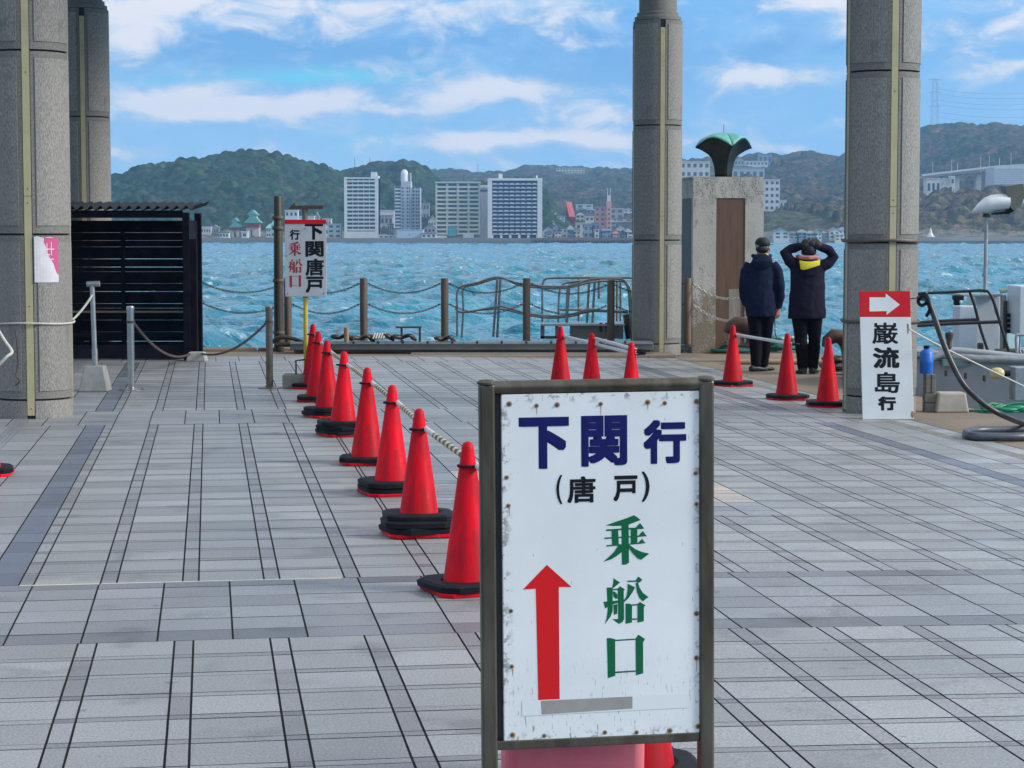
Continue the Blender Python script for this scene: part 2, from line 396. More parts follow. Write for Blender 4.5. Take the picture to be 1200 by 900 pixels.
for area, c in vis:
    w, d = gapped(c); key = (round(w, 3), round(d, 3), c[4])
    if key not in cache:
        cache[key] = tile_geo(w, d).mesh('paving_tile', TM[c[4]][0]); cache[key].materials.append(MT['floor_bedding'])
        cache[key].polygons.foreach_set('material_index', [0] + [1] * 8)          # dirt sits on the edges of each stone
    o = add('paving_tile', cache[key], floor_o); s_ = (c[0] + c[1]) / 2
    o.location = (s_, (c[2] + c[3]) / 2, zs(s_) + rng.uniform(-.0007, .0007)); o.rotation_euler = (rng.uniform(-.002, .002), .0145 if s_ > 1.2 else 0, rng.uniform(-.003, .003))
fld = MB(); fmat = []; tint = []
order = list(TC)
for area, c in far:
    w, d = gapped(c); g_ = tile_geo(w, d); s_ = (c[0] + c[1]) / 2; t_ = (c[2] + c[3]) / 2; dz = rng.uniform(-.0007, .0007)
    fld.raw([(s_ + q[0], t_ + q[1], q[2] + zs(s_ + q[0]) + dz) for q in g_.v], g_.f)
    fmat += [order.index(c[4])] + [len(order)] * (len(g_.f) - 1); tint += [rng.random()] * len(g_.f)
me = fld.mesh('paving_field')
for k in order: me.materials.append(TM[k][1])
me.materials.append(MT['floor_bedding'])
me.polygons.foreach_set('material_index', fmat)
at_ = me.attributes.new('tint', 'FLOAT', 'FACE'); at_.data.foreach_set('value', tint)
o = add('paving_field', me, floor_o); o['kind'] = 'stuff'
# drainage gratings along both sides of the plaza
def grate(s0, s1, t0, t1, m):
    g = MB(); n = 4; wd = (s1 - s0) / (2 * n - 1)
    for k in range(n): g.box(s0 + 2 * k * wd, s0 + (2 * k + 1) * wd, t0, t1, -.02 + zs(s0), .001 + zs(s0))
    t = t0
    while t < t1: g.box(s0 + wd * .5, s1 - wd * .5, t, t + .03, -.02 + zs(s0), -.002 + zs(s0)); t += .12
    return g.build('drain_grate', m, floor_o)
grate(-1.72, -1.60, 12, 28.1, galv)
grate(6.205, 6.325, 11, 28.1, conc)
sc_ = MB()
for a, b in ((-.52, .62), (-.90, -.53)):
    sc_.box(a, b, 9.812, 9.822, -.004, .0012)
sc_.build('joint_filler', mat('pale_filler', (.6, .6, .42), .7), floor_o)

# ------------------------------------------------------------------ quay apron (rust brown concrete), seaward and on the right
ap = MB()
ap.box(-60, 6.53, 28.215, 30.0, -3.5, -.02)
ap.box(6.535, 7.6, -20, 24.2, -3.5, -.085)
ap.box(6.54, 8.9, 24.21, 30.0, -3.5, -.086)
apo = ap.build('quay_apron', apron_m, bevel=.02); apo.rotation_euler = (0, 0, GA); tag(apo, kind='structure')
cp = MB(); 
for k in range(16): cp.box(-7.4 + k * .9, -6.52 + k * .9, 29.72, 30.03, -.3, .03 if k * .9 - 7.4 < 6 else -.03)
cpo = cp.build('quay_coping', apron_m, bevel=.02); cpo.rotation_euler = (0, 0, GA); tag(cpo, kind='structure')

# ------------------------------------------------------------------ canopy over the plaza and its four round columns
cps = {}
def arc(r0, r1, a0, a1, z0, z1, n=10):
    rs = []
    for i in range(n + 1):
        a = a0 + (a1 - a0) * i / n; ca, sa = math.cos(a), math.sin(a)
        rs.append([(r0 * ca, r0 * sa, z0), (r1 * ca, r1 * sa, z0), (r1 * ca, r1 * sa, z1), (r0 * ca, r0 * sa, z1)])
    return fixn_mb(MB().rings(rs))
def fixn_mb(m): return m
def column(x, y, label, top=4.8):
    t = thing('canopy_column', label, 'column', (x, y, zf(x, y)), GA, 'round stone clad columns')
    seams = [.0, .17, 1.66, 3.30, top]
    o = MB().lathe([(.325, .0), (.325, top)], 32).build('core', joint, t, 40)
    key = 'col'
    if key not in cps:
        d = {}
        for ci in range(4):
            z0, z1 = seams[ci] + (.0 if ci == 0 else .009), seams[ci + 1] - .009
            r = .352 if ci else .35
            A, B = R(6.3), R(90 - 6.3)
            if ci == 0: d[ci] = (arc(.30, r + .004, A, B, z0, z1).mesh('base_panel', stone, 30), None)
            else:
                d[ci] = (arc(.30, r, A, B, z0, z1).mesh('panel_border', stone_rim, 30), arc(.32, r + .007, A + R(6.5), B - R(6.5), z0 + .07, z1 - .06).mesh('cladding_panel', stone, 30))
        cps[key] = d
    for q in range(4):
        for ci in range(4):
            a, b = cps[key][ci]
            for nm, me_ in (('base_panel' if ci == 0 else 'panel_border', a), ('cladding_panel', b)):
                if me_ is None: continue
                fx = add(nm, me_, t); fx.rotation_euler = (0, 0, q * PI / 2)
        for z0, z1 in ((.03, 2.0), (2.005, 4.2), (4.205, top - .12)):
            s = MB().cb((0, -.338, (z0 + z1) / 2), (.066, .022, z1 - z0), Matrix.Rotation(q * PI / 2, 4, 'Z'))
            cv = s.build('cover_strip', beige, t)
            sc2 = MB()
            for zz in (z0 + .06, (z0 + z1) / 2, z1 - .06): sc2.cyl((0, -.348, zz), (0, -.352, zz), .006, n=8)
            b_ = sc2.build('screw', darkmetal, cv); b_.rotation_euler = (0, 0, q * PI / 2)
    MB().lathe([(.335, top), (.335, top + .05), (.30, top + .06), (.30, top + .11), (.27, top + .12), (.27, 7.19)], 32).build('capital', stone_rim, t, 40)
    return t
colL = G(30, 491); colR = G(1037.5, 486); colM = G(771, 417); colB = colL + (colM - colR)
colB.x, colB.y = at(101.5, 300, 28.95).x, 28.95
columns = [column(colL.x, colL.y + .35, 'thick round stone column at the left edge with a torn pink and white poster'),
           column(colB.x, colB.y, 'round stone column rising behind the black corrugated shelter'),
           column(colM.x, colM.y + .35, 'round stone column in the middle, left of the concrete monument'),
           column(colR.x, colR.y + .35, 'round stone column on the right with a red topped sign leaning on it')]
roof = thing('canopy_roof', 'flat roof of the ferry terminal canopy carried by the round columns', 'roof', (0, 0, 0), GA)
roof.rotation_euler = (0, 0, GA)
white_roof = mat('roof_white', (.62, .62, .6), .7)
MB().box(-6.9, 5.2, 17.2, 30.4, 7.4, 7.65).build('roof_slab', white_roof, roof)
for k in range(5): MB().box(-6.8, 5.1, 17.4 + k * 2.85, 17.58 + k * 2.85, 7.2, 7.395).build('roof_beam', white_roof, roof)
MB().box(-6.96, 5.26, 17.14, 17.2, 7.2, 7.7).build('fascia', beige, roof); MB().box(-6.96, 5.26, 30.4, 30.46, 7.2, 7.7).build('fascia', beige, roof)

# torn poster on the left column
pl = columns[0]
def curved(a0, a1, z0, z1, r, zj=None):
    n = 8; v = []; 
    for i in range(n + 1):
        a = a0 + (a1 - a0) * i / n
        z1_ = z1 + (zj[i] if zj else 0)
        v += [(r * math.cos(a), r * math.sin(a), z0), (r * math.cos(a), r * math.sin(a), z1_)]
    return MB().raw(v, [(2 * i, 2 * i + 2, 2 * i + 3, 2 * i + 1) for i in range(n)])
def colpoint(c, u, v):                     # a direction on the column for a photo point
    X = at(u, v, c.location.y).x - c.location.x; 
    sn = max(-.99, min(.99, X / .36)); los = math.atan2(c.location.x, c.location.y)
    return -PI / 2 + math.asin(sn) - los - GA
zt = lambda v, c: at(600, v, c.location.y - .35).z
p0, p1 = colpoint(pl, 40, 300), colpoint(pl, 67, 300)
po = thing('poster', 'torn pink and white paper poster stuck on the left stone column', 'poster', pl.location, GA)
curved(p0, p1, zt(331, pl), zt(278, pl), .3625, [0, .01, 0, -.005, 0, .004, 0, -.01, -.02]).build('paper', mat('paper_grey', (.62, .62, .64), .7, col2=(.5, .48, .52), scale=7, spots=(.7, .6, .66), spot_scale=10), po)
pm = (p0 + (p1 - p0) * .38)
pk = []
z_lo = [0.02, -.03, -.12, -.17, -.2, -.24, -.31, -.36, -.37]; v_ = []
for i in range(9):
    a = pm + (p1 - pm) * i / 8; v_ += [(.3632 * math.cos(a), .3632 * math.sin(a), zt(278, pl) - .06 + z_lo[i] * .75), (.3632 * math.cos(a), .3632 * math.sin(a), zt(278, pl) - .004)]
MB().raw(v_, [(2 * i, 2 * i + 2, 2 * i + 3, 2 * i + 1) for i in range(8)]).build('pink_print', mat('pink_print', (.48, .07, .2), .7), po)
# white strokes left on the pink print
for (fa, za, fb, zb) in ((.5, .05, .5, .16), (.68, .04, .68, .16), (.42, .10, .8, .10), (.45, .15, .62, .15), (.5, .19, .78, .19), (.64, .19, .64, .25)):
    wm_ = MB()
    for i in range(4):
        a0 = p0 + (p1 - p0) * (fa + (fb - fa) * i / 4) - (.008 if fa == fb else 0); a1 = p0 + (p1 - p0) * (fa + (fb - fa) * (i + 1) / 4) + (.008 if fa == fb else 0)
        zA = zt(278, pl) - (za if fa != fb else za + (zb - za) * i / 4) - .003; zB = zA - (.008 if fa != fb else (zb - za) / 4)
        r_ = .3640
        wm_.raw([(r_ * math.cos(a0), r_ * math.sin(a0), zA), (r_ * math.cos(a1), r_ * math.sin(a1), zA), (r_ * math.cos(a1), r_ * math.sin(a1), zB), (r_ * math.cos(a0), r_ * math.sin(a0), zB)], [(0, 1, 2, 3)])
    wm_.build('letter_stroke', white_p, po)
# ropes tied round columns
def hoop(c, z, name, label, m, r=.014, rr=.372, tail=None):
    o = MB().tube([(c.location.x + rr * math.cos(a), c.location.y + rr * math.sin(a), z + .006 * math.sin(3 * a)) for a in [2 * PI * k / 32 for k in range(32)]], r, 6, closed=True).build(name, m, None, 60)
    return tag(o, label, 'rope')
hoop(columns[0], .86, 'tied_rope', 'thin grey rope wrapped round the left stone column below the poster', rope_w, .009)
hoop(columns[3], 1.60, 'tied_rope', 'dark rope wrapped high round the right stone column above the leaning sign', chain_m, .016)
hoop(columns[3], .82, 'tied_rope', 'dark rope wrapped round the right stone column at waist height behind the sign', chain_m, .016)

# ------------------------------------------------------------------ lettering
def glyph(ch, bold, mode):
    cu = bpy.data.curves.new('g', 'FONT'); cu.body = ch; cu.size = 1; cu.resolution_u = 4
    ob = bpy.data.objects.new('g', cu); COL.objects.link(ob); bpy.context.view_layer.update()
    me = bpy.data.meshes.new_from_object(ob.evaluated_get(bpy.context.evaluated_depsgraph_get())); bpy.data.objects.remove(ob)
    v = [q.co.copy() for q in me.vertices]; f = [tuple(p.vertices) for p in me.polygons]; bpy.data.meshes.remove(me)
    if mode == 'gothic': sh = [(bold * i, bold * j) for i in (-1, -.5, 0, .5, 1) for j in (-1, -.5, 0, .5, 1)]
    elif mode == 'mincho': sh = [(bold * k / 3, bold * .12 * (k % 2)) for k in range(-3, 4)]
    else: sh = [(0, 0)]
    V = []; Fc = []
    for i, (dx, dy) in enumerate(sh):
        b = len(V); V += [(q.x + dx, q.y + dy, i) for q in v]; Fc += [tuple(j + b for j in p) for p in f]
    xs = [q[0] for q in V]; ys = [q[1] for q in V]
    return V, Fc, min(xs), max(xs), min(ys), max(ys)
MINCHO = {'乗': [[(110,200),(300,140),(450,98),(580,52),(640,90),(688,132),(490,200),(480,215),(370,215),(240,215)], [(370,150),(490,150),(495,800),(450,830),(375,832)],
    [(110,265),(610,248),(610,275),(122,292)], [(605,250),(680,178),(748,265),(720,275),(605,275)], [(85,392),(660,380),(660,398),(90,415)], [(650,380),(725,305),(792,390),(650,398)],
    [(120,512),(650,495),(650,510),(125,535)], [(645,495),(712,428),(770,500),(645,510)], [(205,270),(315,270),(325,520),(215,520)], [(525,255),(635,255),(635,505),(525,505)],
    [(320,515),(375,515),(375,630),(290,690),(200,740),(70,772),(160,700),(250,620)], [(485,520),(510,525),(600,590),(700,635),(835,668),(770,710),(700,762),(640,740),(560,660),(490,570)]],
  '船': [[(240,65),(350,140),(310,170),(225,235),(215,230),(235,130)], [(125,215),(225,215),(225,600),(190,690),(90,815),(125,700),(140,580),(130,300)],
    [(210,245),(310,235),(350,200),(430,255),(410,285),(415,740),(390,790),(330,815),(290,790),(220,735),(315,735),(310,260),(215,265)], [(70,445),(300,432),(400,408),(400,440),(320,470),(200,500),(100,555)],
    [(225,280),(260,285),(305,330),(310,400),(270,400),(240,370)], [(235,500),(305,490),(300,650),(245,665)], [(470,112),(610,112),(655,50),(722,105),(690,140),(650,160),(620,135),(475,135)],
    [(475,160),(600,225),(560,300),(490,400),(410,470),(400,450),(455,370),(475,260)], [(610,150),(650,160),(680,240),(730,320),(825,395),(780,420),(730,462),(670,400),(630,300)],
    [(440,487),(500,487),(550,510),(545,800),(440,818)], [(550,502),(640,500),(640,520),(550,525)], [(640,500),(680,468),(775,528),(745,555),(745,785),(640,805)], [(550,735),(640,735),(640,755),(550,758)]],
  '口': [[(150,105),(215,105),(300,130),(300,790),(165,828),(160,450)], [(300,140),(660,130),(660,155),(300,165)], [(660,130),(712,62),(830,145),(795,205),(795,765),(665,795)], [(300,712),(660,705),(660,730),(300,742)]]}
def letter(ch, x0, x1, z0, z1, y, m, parent, bold=.03, mode='gothic', name='character'):
    if ch in MINCHO and mode == 'mincho':
        P = MINCHO[ch]; V = []; Fc = []
        for i, pl_ in enumerate(P):
            b0 = len(V); V += [(q[0], -q[1], i) for q in pl_]; Fc.append(tuple(range(b0 + len(pl_) - 1, b0 - 1, -1)))
        a, b = min(q[0] for q in V), max(q[0] for q in V); c, d = min(q[1] for q in V), max(q[1] for q in V)
    else: V, Fc, a, b, c, d = glyph(ch, bold, mode)
    mb = MB(); mb.raw([(x0 + (q[0] - a) / (b - a) * (x1 - x0), y - q[2] * .00005, z0 + (q[1] - c) / (d - c) * (z1 - z0)) for q in V], [tuple(reversed(f)) if False else f for f in Fc])
    return mb.build(name, m, parent)

# ------------------------------------------------------------------ near sign board
sgn_y = 5.6
pL = at(571.5, 670, sgn_y); base = Vector((pL.x, sgn_y, 0))
sg = thing('standing_sign', 'large white boarding sign on a steel frame in the foreground with a red up arrow', 'sign', base, GA)
sg.rotation_euler = (0, R(-.45), GA)
Wd = .612
def sl(u, v):                              # photo point -> local x,z on the sign plane
    d = ray(u, v); o = Vector((0, 0, CAMH)); n = Vector((-SA, CA, 0)); k = (base - o).dot(n) / d.dot(n); p = o + d * k - base
    q = Euler((0, R(-.45), GA)).to_matrix().inverted() @ p
    return q.x, q.z
weath = mat('weathered_steel', (.15, .135, .11), .45, .8, col2=(.07, .058, .042), scale=5, stretch=(3, 3, .6), bump=.001, bscale=30)
xl0, zt0 = sl(569, 446); xr0, _ = sl(826.5, 446)
for xx in (xl0 + .002, xr0):
    p = MB().box(xx - .021, xx + .021, -.021, .021, 0, zt0 - .01).build('post', weath, sg, bevel=.006)
    MB().lathe([(.0, 0), (.026, 0), (.026, .006), (.018, .012), (.0, .014)], 16, (xx, 0, zt0 - .01)).build('post_cap', weath, p)
zb_t = sl(700, 452)[1]; zb_b = sl(700, 867)[1]
MB().cyl((xl0, 0, zb_t), (xr0, 0, zb_t), .019, n=16).build('top_rail', weath, sg, 40)
MB().box(xl0 + .02, xr0 - .02, -.015, .015, zb_b - .014, zb_b + .012).build('bottom_rail', weath, sg, bevel=.003)
for yy in (-.22, .22):
    pass
MB().box(xl0 - .015, xl0 + .015, -.25, .25, 0, .03).build('foot', weath, sg, bevel=.004); MB().box(xr0 - .015, xr0 + .015, -.25, .25, 0, .03).build('foot', weath, sg, bevel=.004)
bx0, bz1 = sl(586.5, 462); bx1, _ = sl(821.5, 458); bx0b, bz0 = sl(591, 869)
pan = MB().box(xl0 + .022, xr0 - .022, .006, .02, zb_b + .012, zb_t - .018).build('back_frame', mat('frame_black', (.03, .03, .028), .5), sg)
board_m = mat('sign_white_worn', (.72, .76, .78), .42, col2=(.64, .68, .70), scale=3)
# worn enamel: scratches and grime gather on the rim of the board
t = board_m.node_tree; bs = t.nodes['Principled BSDF']; src = bs.inputs['Base Color'].links[0].from_socket
tcn = N(t, 'ShaderNodeTexCoord'); se = N(t, 'ShaderNodeSeparateXYZ'); t.links.new(tcn.outputs['Object'], se.inputs[0])
cxm, czm = (bx0 + bx1) / 2, (bz0 + bz1) / 2; hw, hh = (bx1 - bx0) / 2, (bz1 - bz0) / 2
ex = MATH(t, 'SUBTRACT', hw, MATH(t, 'ABSOLUTE', MATH(t, 'SUBTRACT', se.outputs[0], cxm))); ez = MATH(t, 'SUBTRACT', hh, MATH(t, 'ABSOLUTE', MATH(t, 'SUBTRACT', se.outputs[2], czm)))
edge = MATH(t, 'MINIMUM', ex, ez); low = MATH(t, 'SUBTRACT', se.outputs[2], bz0)
def nz(sc, det=6, st_=(1, 1, 1), rg=.65):
    mp = N(t, 'ShaderNodeMapping'); mp.inputs['Scale'].default_value = st_; t.links.new(tcn.outputs['Object'], mp.inputs[0])
    n = N(t, 'ShaderNodeTexNoise'); n.inputs['Scale'].default_value = sc; n.inputs['Detail'].default_value = det; n.inputs['Roughness'].default_value = rg; t.links.new(mp.outputs[0], n.inputs[0]); return n.outputs[0]
k1 = MATH(t, 'MULTIPLY', RAMP(t, nz(40), .52, .62), MATH(t, 'SUBTRACT', 1.0, RAMP(t, edge, .004, .035)))
k2 = MATH(t, 'MULTIPLY', RAMP(t, nz(60, 5, (2.6, 1, .5)), .60, .66), MATH(t, 'SUBTRACT', 1.0, RAMP(t, low, .03, .32)))
k3 = MATH(t, 'MULTIPLY', RAMP(t, nz(70, 3, (2.0, 1, .35)), .70, .74), 1.0)
kk = MATH(t, 'MAXIMUM', MATH(t, 'MAXIMUM', MATH(t, 'MULTIPLY', k1, .75), MATH(t, 'MULTIPLY', k2, .7)), MATH(t, 'MULTIPLY', k3, .6))
t.links.new(MIXC(t, kk, src, (.14, .135, .13)), bs.inputs['Base Color'])
MB().box(bx0, bx1, -.012, .004, bz0, bz1).build('board', board_m, sg, bevel=.0025)
for ch, m, md, bd, u0, v0, u1, v1 in (('下', ink_blue, 'gothic', .045, 607, 489, 666, 548), ('関', ink_blue, 'gothic', .035, 680, 487, 734, 545), ('行', ink_blue, 'gothic', .04, 753, 492, 803, 542),
                                     ('唐', ink_black, 'gothic', .025, 664, 558, 697, 588), ('戸', ink_black, 'gothic', .03, 718, 557, 746, 586),
                                     ('乗', ink_green, 'mincho', .04, 706, 604, 760, 660), ('船', ink_green, 'mincho', .038, 706, 676, 759, 729), ('口', ink_green, 'mincho', .045, 710, 744, 755, 792)):
    x0, z1 = sl(u0, v0); x1, z0 = sl(u1, v1); letter(ch, x0, x1, z0, z1, -.0124, m, sg, bd, md)
for ch, u0, v0, u1, v1 in (('(', 651, 556, 658, 590), (')', 751, 552, 760, 587)):
    x0, z1 = sl(u0, v0); x1, z0 = sl(u1, v1); letter(ch, x0, x1, z0, z1, -.0124, ink_black, sg, .012, 'gothic', 'bracket')
pts = [(630, 820), (655, 820), (654, 687), (669, 687), (640, 661), (612, 690), (627, 689)]
MB().raw([(sl(*p)[0], -.0126, sl(*p)[1]) for p in pts], [tuple(range(7))]).build('red_arrow', ink_red, sg)
tape = mat('grey_tape', (.30, .30, .28), .5, col2=(.25, .25, .235), scale=20); tape2 = mat('pale_tape', (.66, .70, .73), .4)
def quad(ps, y, m, nm): MB().raw([(sl(*p)[0], y, sl(*p)[1]) for p in ps], [(0, 1, 2, 3)]).build(nm, m, sg)
quad([(611, 838), (806, 828), (806, 812), (611, 820)], -.0130, tape2, 'tape')
quad([(634, 836), (740, 829), (740, 815), (633, 820)], -.0134, tape, 'tape')
for (u, v) in ((596, 473), (628, 475), (652, 474), (703, 473), (758, 471), (778, 472), (815, 470), (593, 559), (595, 592), (815, 590), (598, 715), (815, 718), (599, 780), (815, 770), (600, 860), (637, 861), (708, 857), (745, 857), (784, 855), (817, 850), (814, 554)):
    x, z = sl(u, v); big = rng.random() < .35
    sp_ = MB().cyl((x, -.012, z), (x, -.0127, z), .008 if big else .0065, n=14).build('rust_stain', mat('stain_ring', (.33, .25, .17), .8) if 'stain_ring' not in bpy.data.materials else bpy.data.materials['stain_ring'], sg)
    MB().cyl((x, -.0127, z), (x, -.0165, z), .0048 if big else .0038, .003, n=10).build('bolt', rust, sg)

rrm = mat('rust_run', (.30, .20, .12), .8, col2=(.45, .40, .34), scale=30)
for (u, v, L_) in ((628, 477, 9), (703, 476, 12), (596, 594, 10), (816, 592, 8), (637, 812, 7), (600, 783, 9), (815, 773, 14), (758, 474, 7)):
    x, z = sl(u, v); l_ = L_ / 428.0
    MB().raw([(x - .0022, -.01225, z), (x + .0022, -.01225, z), (x + .0008, -.01225, z - l_), (x - .0006, -.01225, z - l_ * .9)], [(0, 3, 2, 1)]).build('rust_run', rrm, sg)

# ------------------------------------------------------------------ traffic cones
def octo(w, c): return [(-w, -w + c), (-w + c, -w), (w - c, -w), (w, -w + c), (w, w - c), (w - c, w), (-w + c, w), (-w, w - c)]
def cone_proto():
    r = thing('traffic_cone', 'x', 'traffic cone', (0, 0, 0))
    MB().lathe([(.15, .018), (.125, .03), (.118, .05), (.030, .655), (.027, .68), (.018, .692), (.006, .698)], 28).build('cone_body', conered, r, 50)
    MB().prism(octo(.19, .045), 0, .02).build('base_plate', conered, r, bevel=.004)
    return r
def weight_mesh():
    m = MB(); o_ = octo(.195, .06); n = 32
    out0 = [(p[0], p[1]) for p in o_]
    # ring with an octagonal rim and a round hole
    def rim(sc, z): return [(sc * .195 * c8(a), sc * .195 * s8(a), z) for a in [2 * PI * k / n for k in range(n)]]
    def c8(a): return math.cos(a) * q8(a)
    def s8(a): return math.sin(a) * q8(a)
    def q8(a): c_, s_ = abs(math.cos(a)), abs(math.sin(a)); return 1 / max(c_, s_, (c_ + s_) / 1.62)
    rs = [[(.115 * math.cos(a), .115 * math.sin(a), .004) for a in [2 * PI * k / n for k in range(n)]], rim(1, 0), rim(1.02, .026), rim(.94, .036), [(.135 * math.cos(a), .135 * math.sin(a), .038) for a in [2 * PI * k / n for k in range(n)]], [(.118 * math.cos(a), .118 * math.sin(a), .03) for a in [2 * PI * k / n for k in range(n)]]]
    return m.rings(rs, closed=True)
wmesh = weight_mesh().mesh('cone_weight', blackm, 18)
proto = cone_proto(); first = [True]
def cone(x, y, nw, label, rz=0, tilt=(0, 0), group='red traffic cones on the plaza'):
    z = zf(x, y)
    if first[0]: o = proto; first[0] = False; o['label'] = label
    else: o = copy_tree(proto, label=label)
    o['group'] = group
    o.location = (x, y, z); o.rotation_euler = (tilt[0], tilt[1], rz)
    for k in range(nw):
        w_ = bpy.data.objects.new('cone_weight', wmesh); COL.objects.link(w_); w_.parent = o; w_.location = (rng.uniform(-.012, .012), rng.uniform(-.012, .012), .022 + .034 * k); w_.rotation_euler = (0, 0, rng.uniform(-.25, .25))
    return o
rowc = [(549, 692, 1, 'red cone nearest to the foreground sign on one flat black weight'), (491, 626, 3, 'red cone on a tall black weight stack, second in the row from the big sign'),
        (459, 578, 2, 'scuffed red cone with two black weights, third up the row from the big sign'), (430, 543, 1, 'red cone on a single flat black weight, fourth up the row from the big sign'),
        (402, 510, 3, 'red cone with a thick black weight stack, fifth up the row from the big sign'), (384, 488, 2, 'red cone with two black weights, third from the far end of the long row'),
        (372, 470, 1, 'red cone with a thin black weight, next to last before the yellow sign pole'), (366, 455, 1, 'red cone at the far end of the row beside the yellow sign pole')]
row = []
for i, (u, v, nw, lb) in enumerate(rowc):
    p = G(u, v); row.append(cone(p.x, p.y, nw, lb, GA + rng.uniform(-.3, .3), (rng.uniform(-.022, .022), rng.uniform(-.022, .022))))
back = [(657, 470, 1, 'leftmost of the three red cones seen above the big sign'), (693.5, 464, 1, 'middle one of three red cones seen just above the big sign'), (740, 462, 1, 'rightmost of three red cones above the big sign, near the middle column')]
backc = []
def cone_top(u, vtop, nw, lb):
    Y = 8.0                                  # find the distance at which a 0.70 m cone shows its tip there
    for _ in range(40):
        p = at(u, vtop, Y); z = zf(p.x, p.y) + .70; Y += (p.z - z) * 8
    p = at(u, vtop, Y); return cone(p.x, p.y, nw, lb, rng.random())
backc.append(cone_top(657, 382, 1, back[0][3])); backc.append(cone_top(693.5, 390, 1, back[1][3])); backc.append(cone_top(740, 401, 1, back[2][3]))
rc = [(858.5, 452, 1, 'red cone with black base left of the two men, under the white rope'), (922, 468, 1, 'red cone in front of the man with raised arms, with a thick black base'), (970, 476, 1, 'red cone with a flat greenish black base beside the right column')]
rightc = [cone(G(u, v).x, G(u, v).y, nw, lb, rng.random()) for u, v, nw, lb in rc]
hid = at(745, 880, 6.13); signc = cone(hid.x, 6.13, 1, 'red cone on a black weight hidden behind the lower right of the foreground sign', .3)
edgec = G(-19, 556); cone(edgec.x, edgec.y, 1, 'red cone at the left picture edge with only its base corner in view', .1)

stripe = bpy.data.materials.new('striped_bar'); stripe.use_nodes = True; t = stripe.node_tree; b = t.nodes['Principled BSDF']; b.inputs['Roughness'].default_value = .35
tcn = N(t, 'ShaderNodeTexCoord'); se = N(t, 'ShaderNodeSeparateXYZ'); t.links.new(tcn.outputs['Object'], se.inputs[0])
ang = MATH(t, 'MULTIPLY', MATH(t, 'ARCTAN2', se.outputs[1], se.outputs[2]), 1 / (2 * PI))
ph = MATH(t, 'FRACT', MATH(t, 'ADD', MATH(t, 'MULTIPLY', se.outputs[0], 7.0), MATH(t, 'MULTIPLY', ang, 0.0)))
band = MATH(t, 'GREATER_THAN', ph, .5)
oi = N(t, 'ShaderNodeObjectInfo')
endz = RAMP(t, MATH(t, 'ABSOLUTE', se.outputs[0]), .52, .56)
body = MIXC(t, band, (.66, .50, .22), (.012, .012, .015))
t.links.new(MIXC(t, MATH(t, 'MULTIPLY', endz, .85), body, (.62, .64, .66)), b.inputs['Base Color'])
def bar_between(c0, c1, label, zr0=.585, zr1=.585, m=stripe, rad=.016, off=.04):
    a = c0.location + Vector((off, 0, zr0)); b_ = c1.location + Vector((off, 0, zr1)); d = b_ - a; L = d.length
    r = bpy.data.objects.new('cone_bar', None); COL.objects.link(r); r.location = (a + b_) / 2; r.rotation_euler = d.to_track_quat('X', 'Z').to_euler(); tag(r, label, 'barrier bar', 'striped bars linking the cones')
    MB().cyl((-L / 2, 0, 0), (L / 2, 0, 0), rad, n=12).build('pipe', m, r, 50)
    for sx in (-1, 1):
        cc = MB().tube([((sx * L / 2) + .042 * math.cos(a_), .048 * math.sin(a_) + (off if sx > 0 else off), rng.uniform(-.002, .002)) for a_ in [2 * PI * k / 16 for k in range(16)]], .007, 6, closed=True)
        cc.build('ring', blackm, r, 60)
    return r
bl = ['yellow and black striped bar between the two cones nearest the foreground sign', 'striped bar between the second and third cones from the foreground sign', 'white striped bar between the third and fourth cones from the foreground sign',
      'white striped bar between the fourth and fifth cones from the foreground sign', 'white striped bar in the middle far part of the row, fifth to sixth cone', 'pale bar between the sixth and seventh cones of the long row', 'short looking pale bar joining the last two cones by the yellow pole']
for i in range(7): bar_between(row[i], row[i + 1], bl[i])
bar_between(signc, row[0], 'pale end of a striped bar running from behind the foreground sign to the nearest cone', .6, .585)
white_bar = mat('white_bar', (.66, .66, .64), .4, col2=(.5, .5, .5), scale=12)
bar_between(backc[0], backc[1], 'white bar between the left and middle cones above the big sign', m=white_bar, rad=.018)
bar_between(backc[1], backc[2], 'white bar sloping from the middle to the right cone above the big sign', m=white_bar, rad=.018)
bar_between(backc[1], backc[2], 'second upper white bar between the middle and right cones above the big sign', .64, .63, m=white_bar, rad=.018)
bar_between(rightc[0], rightc[1], 'white bar crossing in front of the legs of the man in a cap', m=white_bar, rad=.017)
# pale pink water weight behind the sign
pw = at(671, 900, 5.80)
pk_ = thing('sign_weight', 'faded pink plastic water weight under the foreground sign', 'weight', (pw.x, 5.80, 0), GA)
pmm = mat('faded_pink', (.60, .07, .12), .45, col2=(.66, .20, .25), scale=2.5, contrast=.8, bump=.002)
tk_ = MB().box(-.203, .203, -.07, .07, .0, .335).build('tank', pmm, pk_, 50, bevel=.035)
MB().cyl((0, 0, .33), (0, 0, .365), .03, n=16).build('screw_cap', white_p, pk_)
